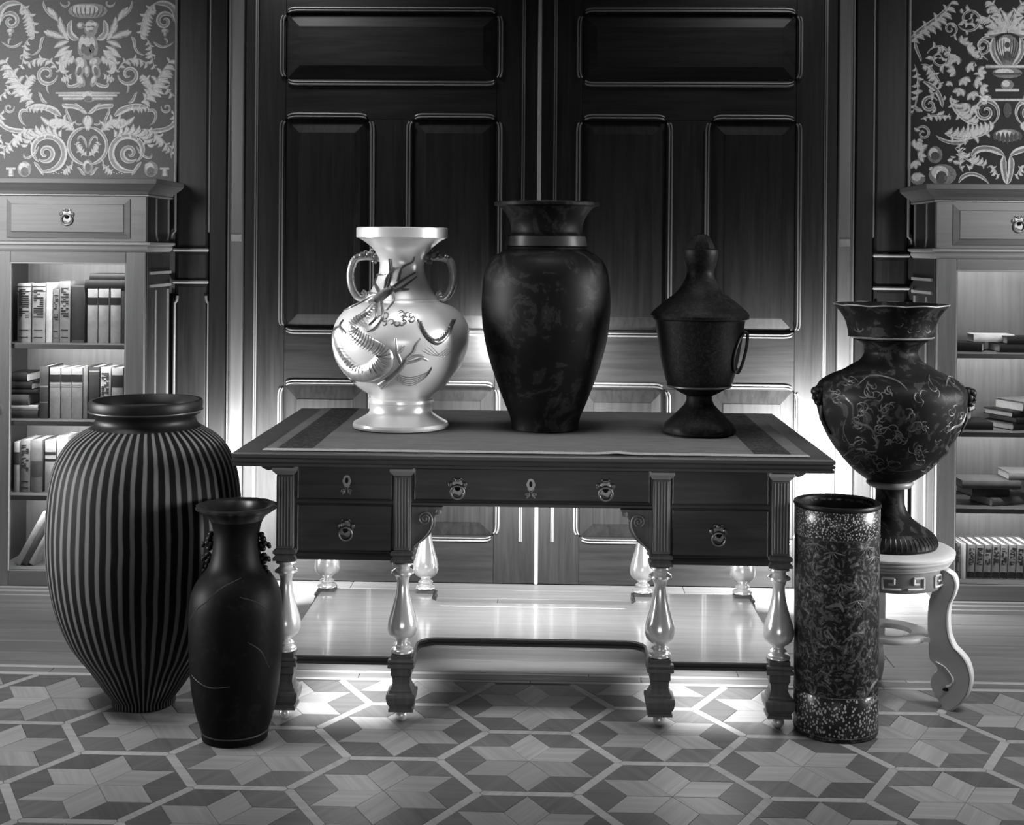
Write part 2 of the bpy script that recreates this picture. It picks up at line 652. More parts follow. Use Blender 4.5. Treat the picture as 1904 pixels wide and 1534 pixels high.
DT = 2.62     # height of the door leaves
for s, nm, lab in ((-1, 'door_1', 'left leaf of the dark panelled double door behind the desk'), (1, 'door_2', 'right leaf of the dark panelled double door behind the desk')):
    xa, xb = (.0035, 1.232) if s > 0 else (-1.232, -.0035)
    zs = [(2.101, 2.379), (1.061, 1.936), (.201, .821)]
    leaf = part(nm, MB().box(xa, xb, YW - .022, YW - .001, .004, DT), M['door_wood'])
    props(leaf, lab, kind='structure')
    inner, outer = .178, 1.063
    m1, m2 = .530, .712
    yf = YW - .034

    def xs(a, b):
        return (a, b) if s > 0 else (-b, -a)
    # framing members
    for a, b in ((.0035, inner), (outer, 1.232)):
        x0, x1 = xs(a, b)
        part('stile', MB().box(x0, x1, yf, YW - .021, .004, DT), M['door_wood'], leaf, bevel=.0015)
    for z0, z1 in ((zs[0][1], DT), (zs[1][1], zs[0][0]), (zs[2][1], zs[1][0]), (.004, zs[2][0])):
        x0, x1 = xs(inner + .0006, outer - .0006)
        part('rail', MB().box(x0, x1, yf, YW - .021, z0, z1), M['door_rail_wood'], leaf, bevel=.0015)
    for r_i in (1, 2):
        x0, x1 = xs(m1, m2)
        part('muntin', MB().box(x0, x1, yf, YW - .021, zs[r_i][0] + .0006, zs[r_i][1] - .0006), M['door_wood'], leaf, bevel=.0015)
    pans = [(inner, outer, 0), (inner, m1, 1), (m2, outer, 1), (inner, m1, 2), (m2, outer, 2)]
    for a, b, r_i in pans:
        x0, x1 = xs(a, b)
        z0, z1 = zs[r_i]
        bw_ = .056
        pr = MB().rings([[(x0 + i, y, z0 + i), (x1 - i, y, z0 + i), (x1 - i, y, z1 - i), (x0 + i, y, z1 - i)] for i, y in ((.001, YW - .0215), (.001, YW - .024), (bw_, YW - .043), (bw_ + .002, YW - .046), (bw_ + .0025, YW - .046))])
        part('raised_panel', pr, M['door_rail_wood'] if r_i == 0 else M['door_wood'], leaf)
        for sd in ('top', 'bottom', 'left', 'right'):
            side_moulding('panel_moulding', leaf, hooked(x0, x1, z0, z1, sd, .010), M['lit_bead_wood'], y=yf)
    # beads down the edges of the leaf
    for q in (.062, 1.18):
        x = s * q
        side_moulding('edge_bead', leaf, [(x, .18, s, 0), (x, DT, s, 0)], M['lit_bead_wood'], .0035, .008, y=yf)

# astragal over the leaf joint, its pale colour a painted streak of light
props(part('trim_1', MB().rings([[(-.008, YW - .034, z), (-.005, YW - .043, z), (.005, YW - .043, z), (.008, YW - .034, z)] for z in (.004, DT)]), wood('lit_astragal_wood', .55, 'Z', .1, .3), None), 'pale upright strip over the joint of the double door', kind='structure')

n_trim = 2
for s, sd in ((-1, 'left'), (1, 'right')):
    def xs(a, b):
        return (a, b) if s > 0 else (-b, -a)
    x0, x1 = xs(1.236, 1.288)
    t_ = part('trim_%d' % n_trim, MB().loft(x0, x1, YW - .05, YW + .0, [(0, .0), (0, 3.0)]), wood('lit_casing_wood_' + sd, .11, 'Z', .2, .36), bevel=.004, seg=2)  # paler than the door: bright streak of light put into the casing colour
    props(t_, 'lighter upright casing on the %s of the double door' % sd, kind='structure')
    for q in (1.293, 1.303):
        part('casing_bead', MB().tube([(s * q, YW - .02, .0), (s * q, YW - .02, 3.0)], .005, 8), M['lit_bead_wood'], t_, smooth=60)
    hp = MB().box(*xs(1.24, 1.285), YW - .053, YW - .05, 1.42, 1.45)
    part('hinge_plate', hp, M['bronze'], t_, bevel=.001)
    n_trim += 1
    x0, x1 = xs(1.312, 1.382)
    t_ = part('trim_%d' % n_trim, MB().box(x0, x1, YW - .03, YW, 0, 3.0), wood('pilaster_wood_' + sd, .012, 'Z', .5, .5, spec=.22), bevel=.003)
    props(t_, 'dark upright pilaster strip %s of the door casing' % sd, kind='structure')
    n_trim += 1
    # wainscot panel strip between pilaster and bookcase
    x0, x1 = xs(1.392, 1.528)
    pm = M['door_wood']
    for z0, z1 in ((1.39, 3.0), (1.255, 1.375), (.12, 1.24)):
        part('wall_panel', MB().rings([[(x0 + i, y, z0 + i), (x1 - i, y, z0 + i), (x1 - i, y, z1 - i), (x0 + i, y, z1 - i)] for i, y in ((.0, YW), (.0, YW - .008), (.012, YW - .014), (.0125, YW - .014))]), pm, wall)
    for q, e in ((1.386, 1), (1.532, -1)):
        for z0, z1, c0, c1 in ((1.43, 3.0, 1, 0), (.15, 1.19, 0, 1)):
            pts = []
            arc = [R(a) for a in (0, 22, 45, 67, 90)]
            if c0:
                for a in arc: pts.append((s * (q - e * .016 * math.cos(a)), z0 + .03 * math.sin(a), s * e, 0))
            else:
                pts.append((s * q, z0, s * e, 0))
            if c1:
                for a in arc[::-1]: pts.append((s * (q + (.012 * e) * math.cos(a)), z1 - .03 * math.sin(a), s * e, 0))
            else:
                pts.append((s * q, z1, s * e, 0))
            bb = MB().tube([(p[0], YW - .016, p[1]) for p in pts], .0065, 8)
            part('panel_bead', bb, M['lit_bead_wood'], wall, smooth=60)
    for z in (1.382, 1.247):
        bb = MB().loft(min(s * 1.39, s * 1.535), max(s * 1.39, s * 1.535), YW - .02, YW, [(0, z - .006), (.004, z), (0, z + .007)])
        part('wall_rail', bb, wood('wall_rail_wood', .42, 'X', .12, .35), wall, bevel=.001)
    # skirting
    bx = xs(1.31, 1.54)
    bs = part('baseboard_' + sd, MB().loft(bx[0], bx[1], YW - .036, YW, [(0, .0), (0, .10), (-.012, .125)]), M['case_wood_x'], bevel=.002)
    props(bs, 'low skirting board between door and %s bookcase' % sd, kind='structure')

# ---------------------------------------------------------------- printed wallpaper


def spiral(cx, cy, r0, turns, start, direction=1, n=46, r1=.12):
    out = []
    for i in range(n):
        k = i / (n - 1)
        r_ = r0 * (1 - k) + r0 * r1 * k
        a = R(start) + direction * 2 * PI * turns * k
        out.append((cx + r_ * math.cos(a), cy + r_ * math.sin(a)))
    return out


def bez(p0, p1, p2, p3, n=18):
    out = []
    for i in range(n):
        t = i / (n - 1)
        u = 1 - t
        out.append(tuple(u ** 3 * a + 3 * u * u * t * b + 3 * u * t * t * c + t ** 3 * d for a, b, c, d in zip(p0, p1, p2, p3)))
    return out


class Print:
    """collects flat printed shapes given in photo coordinates on the wall plane: a mid tone and its lighter strokes"""

    def __init__(s, y):
        s.y0, s.k, s.b, s.h = y, 0, MB(), MB()

    @property
    def y(s):
        s.k += 1
        return s.y0 - (s.k % 36) * 2e-5

    def strip(s, mb, pts, ws, y):
        P = []
        for u, v in pts:
            q = sight(u, v, YW)
            P.append((q.x, q.z))
        mb.ribbon(P, [w_ / 443 / 2 for w_ in ws], y)

    def band(s, pts, w0, w1=None, taper=True):
        w1 = w0 if w1 is None else w1
        n = len(pts)
        ws = []
        for i in range(n):
            k = i / (n - 1)
            w_ = w0 * (1 - k) + w1 * k
            if taper: w_ *= min(1, 4 * k + .25, 4 * (1 - k) + .25)
            ws.append(w_)
        s.strip(s.h, pts, ws, s.y + .0008)
        if n < 4:
            s.strip(s.b, pts, [w_ * .55 for w_ in ws], s.y)
            return
        for side, wk in ((.30, .34), (-.40, .16)):
            Q = []
            for i, (u, v) in enumerate(pts):
                (u0, v0), (u1, v1) = pts[max(i - 1, 0)], pts[min(i + 1, n - 1)]
                l_ = math.hypot(u1 - u0, v1 - v0) or 1
                Q.append((u - (v1 - v0) / l_ * ws[i] * side, v + (u1 - u0) / l_ * ws[i] * side))
            s.strip(s.b, Q, [w_ * wk for w_ in ws], s.y)

    def leaf(s, u, v, ang, ln, wd, curl=.3):
        pts, n = [], 9
        a = R(ang)
        for i in range(n):
            pts.append((u, v))
            u += math.cos(a) * ln / n
            v += math.sin(a) * ln / n
            a += curl * 2 / n
        ws = [wd * math.sin(PI * (i + .35) / (n - .3)) for i in range(n)]
        s.strip(s.h, pts, [w_ * 1.2 for w_ in ws], s.y + .0008)
        s.strip(s.b, pts, [w_ * .62 for w_ in ws], s.y)

    def blob(s, u, v, ru, rv, rot=0, n=14):
        c, d = math.cos(R(rot)), math.sin(R(rot))
        for mb, k, dy, du in ((s.h, 1, .0008, 0), (s.b, .62, 0, -.2)):
            vs = []
            yy_ = s.y + dy
            for j in range(n):
                a = 2 * PI * j / n
                x, y = ru * (k * math.cos(a) + du), rv * (k * math.sin(a) + du)
                q = sight(u + x * c - y * d, v + x * d + y * c, YW)
                vs.append((q.x, yy_, q.z))
            mb.add(vs, [tuple(range(n))])

    def acanthus(s, pts, w0, w1, leaves=5, side=1, size=16):
        s.band(pts, w0 * .7, w1 * .7)
        n = len(pts)
        m_ = int(leaves * 1.5)
        for i in range(m_):
            k = min(int((i + .5) * (n - 1) / m_), n - 2)
            (u, v), (u2, v2) = pts[k], pts[k + 1]
            a = math.degrees(math.atan2(v2 - v, u2 - u))
            f = size * (.75 + .5 * math.sin(PI * (i + .5) / m_))
            s.leaf(u, v, a + side * 30, f, f * .30, side * .75)
            s.leaf(u, v, a + side * 8, f * .9, f * .22, side * .8)
            if i % 2: s.leaf(u, v, a - side * 24, f * .6, f * .22, -side * .9)


YP = YW - .0045


def wallpaper(sd):
    s = -1 if sd == 'left' else 1
    x0, x1 = (-2.75, -1.534) if s < 0 else (1.538, 2.75)
    gm, pm, dm = M['paper_' + sd], M['print_' + sd], M['print_shade' if s < 0 else 'print_shade_right']
    p = part('wallpaper', MB().box(x0, x1, YW - .0035, YW, 1.2, 3.0), gm, wall)
    ed = MB().tube([(s * 1.534, YW - .006, 1.6), (s * 1.534, YW - .006, 3.0)], .006, 8)
    part('edge_moulding', ed, wood('wallpaper_edge_wood_' + sd, .34, 'Z', .12, .35), wall, smooth=60)
    return p, pm, dm


pL, pm, dm = wallpaper('left')
a, d = Print(YP - .001), Print(YP - .0026)
K = 4.512
for sg in (1, -1):
    def c(u, v): return (164 + sg * (u - 740) / K, v / K)
    def m(pts): return [c(*p) for p in pts]
    def bz(*p): return m(bez(*p))
    def ln(u, v, an, l_, w_, c_=.3):
        q = c(u, v)
        a.leaf(q[0], q[1], an if sg > 0 else 180 - an, l_ / K, w_ / K, sg * c_)
    def bl(u, v, ru, rv, rot=0, t=None):
        q = c(u, v)
        (t or a).blob(q[0], q[1], ru / K, rv / K, rot * sg)
    # large lower volute with its fronds
    a.band(m(spiral(1085, 1275, 168, .95, 70, 1, 34, .62)), 14, 9)
    a.band(m(spiral(1090, 1285, 78, 1.25, 40, 1, 34, .2)), 11, 5)
    a.acanthus(bz((960, 1150), (1060, 1090), (1200, 1120), (1250, 1230)), 7, 3, 6, -sg, 20)
    a.band(bz((1150, 1230), (1200, 1340), (1290, 1350), (1275, 1285)), 6, 3)
    a.band(bz((1190, 1360), (1150, 1400), (1130, 1440), (1110, 1470)), 7, 5)
    # frond rising at the right and its inner stem
    a.acanthus(bz((1190, 860), (1290, 800), (1310, 640), (1440, 505)), 8, 3, 7, sg, 26)
    a.acanthus(bz((1200, 850), (1300, 780), (1290, 680), (1195, 625)), 6, 3, 5, -sg, 18)
    a.band(m(spiral(1085, 625, 92, 1.35, 175, -1, 34, .16)), 9, 4)
    a.acanthus(bz((995, 590), (1040, 470), (1180, 470), (1250, 550)), 5, 3, 4, sg, 16)
    a.band(bz((1075, 710), (1090, 740), (1075, 770), (1065, 785)), 4, 2)
    # hooked volute at the top
    a.band(bz((1480, 215), (1510, 60), (1400, 0), (1290, 40)), 15, 9)
    a.acanthus(bz((1300, 35), (1210, 100), (1190, 210), (1185, 310)), 8, 5, 6, -sg, 20)
    a.band(m(spiral(1385, 180, 78, 1.4, 0, -1, 30, .15)), 10, 5)
    ln(1225, 130, -35, 110, 34); ln(1245, 120, -20, 80, 26)
    bl(1388, 262, 34, 22); bl(1388, 290, 16, 20)
    a.band(bz((1290, 350), (1340, 410), (1400, 410), (1465, 350)), 6, 3)
    a.band(bz((1400, 370), (1420, 330), (1370, 310), (1390, 340)), 4, 2)
    a.band(bz((1100, 310), (1160, 330), (1090, 440), (1215, 465)), 7, 4)
    a.band(bz((1225, 230), (1270, 270), (1210, 300), (1185, 330)), 6, 3)
    a.acanthus(bz((1235, 330), (1300, 400), (1250, 480), (1310, 580)), 6, 3, 4, sg, 14)
    a.band(bz((1280, 460), (1310, 460), (1310, 500), (1290, 500)), 3, 2)
    # cornucopia below the bracket
    a.band(bz((965, 975), (1040, 900), (1140, 880), (1245, 905)), 14, 10)
    a.acanthus(bz((1060, 900), (1120, 905), (1200, 900), (1250, 900)), 4, 3, 4, sg, 12)
    a.band(bz((1240, 940), (1320, 880), (1340, 1020), (1255, 1055)), 8, 3)
    a.band(bz((1080, 865), (1140, 850), (1120, 800), (1155, 775)), 7, 4)
    # leaf sprays round the medallion
    a.acanthus(bz((850, 1115), (880, 1010), (960, 1000), (1050, 1000)), 9, 4, 5, sg, 22)
    a.band(bz((880, 1060), (880, 980), (950, 920), (905, 905)), 6, 4)
    ln(1000, 1080, -28, 190, 44, -.2)
    a.acanthus(bz((1190, 1085), (1310, 1085), (1370, 1180), (1440, 1265)), 7, 3, 5, sg, 18)
    a.band(bz((1260, 1095), (1350, 1110), (1460, 1080), (1480, 1010)), 10, 8)
    a.band(m(spiral(1400, 905, 46, 1.2, 200, -1, 22)), 5, 3)
    a.acanthus(bz((1430, 715), (1370, 740), (1440, 790), (1500, 830)), 7, 4, 3, sg, 12)
    a.acanthus(bz((1480, 960), (1440, 940), (1490, 1000), (1495, 1060)), 6, 4, 3, sg, 12)
    a.acanthus(bz((1440, 1330), (1430, 1250), (1470, 1180), (1490, 1120)), 6, 4, 3, sg, 14)
    # medallion
    a.band(m(spiral(745, 1225, 155, .5, -90, 1, 24, 1)), 7, 7)
    a.band(bz((750, 1240), (760, 1130), (830, 1120), (820, 1190)), 5, 3)
    a.acanthus(bz((745, 1310), (780, 1290), (830, 1280), (838, 1190)), 5, 3, 4, -sg, 12)
    a.band(bz((850, 1320), (865, 1340), (870, 1370), (875, 1380)), 3, 3)
    # tulip, bottom scroll
    ln(745, 970, 62, 110, 44, .5); ln(745, 990, 88, 120, 40, 0)
    a.band(bz((790, 1040), (830, 1060), (860, 1030), (835, 1010)), 4, 2)
    a.band(bz((760, 1470), (800, 1450), (800, 1400), (830, 1410)), 6, 3)
    a.acanthus(bz((860, 1380), (890, 1400), (920, 1420), (945, 1440)), 8, 3, 3, sg, 12)
    for q in range(5): bl(960 + q * 22, 1450 + (q % 2) * 8, 8, 6)
    # rose and small pedestal
    bl(1270, 1420, 60, 66); bl(1268, 1440, 34, 38, 0, d); bl(1240, 1385, 26, 18, -30)
    a.band(m([(1345, 1415), (1425, 1415)]), 5, 5, False); a.band(m([(1385, 1415), (1385, 1480)]), 9, 12, False)
    # fronds, fruit leaves beside the figure
    for u, v, an, l_ in ((905, 300, -35, 140), (930, 290, -60, 130), (930, 320, -12, 190), (1010, 300, -10, 120), (900, 350, 12, 150), (890, 390, 22, 150), (880, 430, 10, 170), (900, 450, 32, 130), (870, 420, 50, 110), (900, 340, -50, 110), (960, 240, -72, 110), (990, 180, -55, 120), (1020, 130, -40, 100), (860, 470, 64, 80)):
        ln(u, v, an, l_, 38 + (u % 7) * 2, .25 if an > 0 else -.25)
    a.acanthus(bz((850, 500), (960, 480), (1000, 560), (955, 615)), 9, 4, 5, sg, 20)
    a.band(bz((1110, 10), (1115, 80), (1060, 130), (1010, 160)), 5, 4)
    a.band(m(spiral(915, 20, 55, .6, 0, 1, 16)), 4, 3)
    a.acanthus(bz((870, 620), (900, 640), (930, 660), (940, 650)), 5, 3, 3, sg, 12)
    # bracket
    a.band(m([(740, 782), (1010, 782)]), 6, 3, False); a.band(m([(740, 802), (985, 802)]), 7, 5, False); a.band(m([(740, 828), (950, 828)]), 6, 6, False)
    a.band(bz((945, 870), (950, 920), (850, 850), (745, 955)), 9, 9)
    a.band(bz((745, 950), (800, 950), (800, 880), (850, 870)), 7, 3)
    # putto carrying the bowl
    a.band(bz((815, 330), (900, 320), (910, 240), (875, 170)), 14, 9)
    bl(790, 380, 34, 90, -8); bl(810, 595, 36, 66, -12); bl(790, 680, 26, 52, 20); bl(800, 520, 52, 40, -20)
    a.band(bz((800, 690), (850, 740), (930, 740), (905, 690)), 8, 4)
    bl(775, 92, 130, 62)
    for q in range(4): d.band(bz((760 + q * 34, 60), (765 + q * 38, 90), (760 + q * 34, 120), (750 + q * 26, 145)), 2.4, 1.5)
    bl(800, 215, 32, 30, 20)
    bl(775, 410, 22, 40, 0, d); bl(810, 600, 18, 40, -12, d); bl(760, 225, 7, 5, 0, d); bl(778, 222, 7, 5, 0, d)
def c0(u, v, ru, rv, t): t.blob(u / K, v / K, ru / K, rv / K)
c0(765, 240, 58, 70, a); c0(765, 262, 22, 8, d); c0(742, 225, 9, 6, d); c0(790, 225, 9, 6, d)
c0(745, 400, 62, 105, a); c0(740, 430, 30, 40, d); c0(690, 545, 44, 72, a); c0(672, 670, 28, 72, a); c0(735, 600, 24, 50, a)
c0(750, 810, 68, 48, a); c0(745, 830, 34, 24, d); c0(740, 1400, 46, 62, a); c0(742, 1405, 24, 36, d)
part('printed_scrollwork', a.b, pm, pL, kind='stuff')
part('printed_midtone', a.h, mat_motifs('wallpaper_midtone_left', .20, .28, .33, 60, .45, .6, 1, .75), pL, kind='stuff')
d.h.add(d.b.v, d.b.f)
part('printed_shading', d.h, dm, pL, kind='stuff')

pR, pm, dm = wallpaper('right')
a, d = Print(YP - .001), Print(YP - .0026)
cx = 1872
for sg in (1, -1):
    def m(pts): return [(cx + sg * (u - cx), v) for u, v in pts]
    def ln(u, v, an, l_, w_, c_=.3): a.leaf(cx + sg * (u - cx), v, an if sg > 0 else 180 - an, l_, w_, sg * c_)
    a.acanthus(m(bez((1692, 78), (1712, 50), (1748, 40), (1770, 2))), 22, 8, 6, sg, 24)
    a.band(m(bez((1700, 75), (1702, 98), (1712, 104), (1712, 116))), 7, 4)
    a.acanthus(m(spiral(1746, 108, 24, 1.5, 200, 1)), 8, 4, 4, -sg, 16)
    a.acanthus(m(bez((1712, 120), (1735, 120), (1735, 145), (1752, 160))), 8, 9, 4, sg, 18)
    a.band(m(spiral(1766, 54, 14, 1.4, 90, -1)), 5, 3)
    a.acanthus(m(spiral(1802, 36, 24, 1.6, 150, -1)), 9, 4, 4, sg, 14)
    a.band(m(bez((1716, 152), (1748, 165), (1750, 190), (1752, 200))), 12, 6)
    a.band(m(spiral(1728, 195, 16, 1.4, -30, -1)), 8, 4)
    a.acanthus(m(bez((1768, 178), (1768, 205), (1790, 225), (1815, 232))), 10, 12, 5, -sg, 22)
    a.band(m(spiral(1832, 208, 26, 1.6, 60, -1)), 9, 5)
    d.band(m(spiral(1832, 208, 18, 1.2, 60, -1)), 4, 2)
    a.acanthus(m(bez((1756, 248), (1785, 262), (1815, 258), (1845, 240))), 14, 8, 6, -sg, 26)
    a.band(m(spiral(1716, 248, 14, 1.4, 200, 1)), 6, 3)
    a.acanthus(m(bez((1712, 222), (1730, 212), (1750, 216), (1768, 216))), 8, 3, 4, sg, 12)
    a.band(m(bez((1806, 292), (1812, 268), (1852, 275), (1866, 290))), 12, 12)
    a.band(m(bez((1866, 290), (1862, 310), (1868, 335), (1872, 342))), 14, 8)
    a.acanthus(m(bez((1835, 312), (1848, 300), (1848, 325), (1858, 328))), 6, 4, 3, sg, 12)
    a.band(m(bez((1782, 340), (1790, 318), (1820, 318), (1838, 342))), 9, 6)
    a.acanthus(m(bez((1775, 275), (1795, 300), (1812, 306), (1832, 308))), 6, 5, 4, -sg, 18)
    for q in range(6):
        ln(1870 - q * 2, 62, -95 + q * -14 + 180 * 0, 52 - q * 4, 13, -.5 if q % 2 else .5)
    for q_ in range(46):
        r1_ = random.Random(q_ + 40)
        uu, vv = r1_.uniform(1694, 1840), r1_.uniform(8, 338)
        a.leaf(cx + sg * (uu - cx), vv, r1_.uniform(0, 360), r1_.uniform(9, 18), r1_.uniform(4, 8), r1_.choice((-.6, .6)))
    for u, v, an in ((1788, 82, -60), (1798, 92, -20), (1780, 105, 120), (1800, 120, 40), (1775, 130, 160), (1790, 145, 60), (1812, 150, 20), (1785, 165, 100), (1805, 172, 60), (1822, 165, 10), (1830, 178, 70), (1770, 118, 200), (1808, 105, -50), (1818, 135, -10), (1700, 275, -60), (1706, 290, -10), (1698, 300, 60), (1712, 280, -100), (1794, 192, 90), (1806, 200, 40)):
        for k in (-45, 0, 45):
            ln(u, v, an + k, 18, 10)
    a.band(m(spiral(1826, 86, 15, 1.3, 100, -1)), 8, 4)
    a.band(m(bez((1848, 70), (1838, 95), (1850, 112), (1862, 122))), 13, 9)
    a.band(m(bez((1846, 72), (1822, 60), (1806, 92), (1836, 112))), 6, 4)
    for q in range(4): d.band(m(bez((1866 - q * 5, 72), (1864 - q * 5, 88), (1867 - q * 4, 102), (1869 - q * 2, 116))), 1.6, 1.2)
    a.acanthus(m(bez((1858, 64), (1846, 40), (1836, 30), (1820, 34))), 8, 4, 4, -sg, 16)
    a.acanthus(m(bez((1866, 60), (1864, 30), (1850, 10), (1838, 2))), 9, 4, 5, -sg, 18)
    a.band(m(bez((1800, 262), (1770, 270), (1750, 262), (1740, 252))), 10, 4)
    a.acanthus(m(bez((1700, 120), (1712, 150), (1706, 190), (1694, 215))), 6, 4, 5, sg, 14)
    a.acanthus(m(bez((1790, 320), (1776, 300), (1790, 285), (1780, 270))), 7, 4, 4, sg, 14)
    # cherub head and shoulders
    a.blob(cx + sg * -134, 288, 14, 16)
    a.blob(cx + sg * -120, 325, 26, 20)
    d.blob(cx + sg * -134, 290, 8, 8)
    d.blob(cx + sg * -122, 330, 10, 12)
    a.blob(cx + sg * -166, 332, 14, 12)
a.blob(cx, 94, 24, 30)
d.blob(cx, 84, 5, 6)
d.blob(cx, 104, 7, 9)
a.band([(1832, 124), (1912, 124)], 7, 7, False)
a.blob(cx, 136, 28, 10)
d.band([(1846, 138), (1898, 138)], 4, 4, False)
a.blob(cx, 158, 12, 10)
a.band([(1850, 168), (1894, 168)], 6, 6, False)
a.band([(1835, 186), (1905, 186)], 5, 5, False)
d.blob(cx, 205, 8, 14)
a.blob(cx, 252, 26, 12)
for q in range(-3, 4):
    d.leaf(cx + q * 8, 246, 90, 26 - abs(q) * 3, 6, 0)
part('printed_scrollwork', a.b, pm, pR, kind='stuff')
part('printed_midtone', a.h, mat_motifs('wallpaper_midtone_right', .12, .22, .3, 60, .45, .6, 1, .75), pR, kind='stuff')
d.h.add(d.b.v, d.b.f)
part('printed_shading', d.h, dm, pR, kind='stuff')

# ================================================================ BOOKCASES
SHELVES = [(1.005, .985), (.698, .678), (.400, .380)]


def ring_pull(parent, x, y, z, r_=.021):
    """cartouche backplate, bossed lion-like knob and hanging ring, facing -y"""
    b = MB()
    n = 22
    out = []
    for j in range(n):
        t = 2 * PI * j / n
        q = r_ * (1.08 + .14 * math.cos(5 * t) + .22 * max(0, math.sin(t)) ** 3)
        out.append((x + q * math.cos(t), z + .012 + q * math.sin(t)))
    b.prism(out, y - .004, y + .0)
    for sx in (-1, 1):
        b.ball((x + sx * r_ * 1.05, y - .005, z + .022), .008, .004, .009, 8)
        b.tube([(x + sx * r_ * (.3 + .5 * k), y - .005, z + .036 + .006 * math.sin(3 * k)) for k in (0, .5, 1)], .003, 6)
    b.ball((x, y - .006, z + .036), .009, .005, .006, 8)
    o = part('backplate', b, M['bronze'], parent, bevel=.001, smooth=40)
    k = MB().ball((x, y - .008, z + .014), .009, .008, .011, 10)
    k.tube([(x - .006, y - .013, z + .017), (x, y - .016, z + .006), (x + .006, y - .013, z + .017)], .003, 6)
    part('boss', k, M['black_glaze'], parent, smooth=60)
    rg = MB().tube([(x + r_ * math.cos(t), y - .010 - .003 * math.sin(t), z + r_ * math.sin(t)) for t in [2 * PI * j / 24 for j in range(25)]], .0034, 8)
    part('ring', rg, plain('ring_metal', .42, .3, .7, .5, .2, 40) if 'ring_metal' not in M else M['ring_metal'], parent, smooth=60)


M['ring_metal'] = plain('pull_ring_metal', .30, .4, .7, .5, .2, 40)


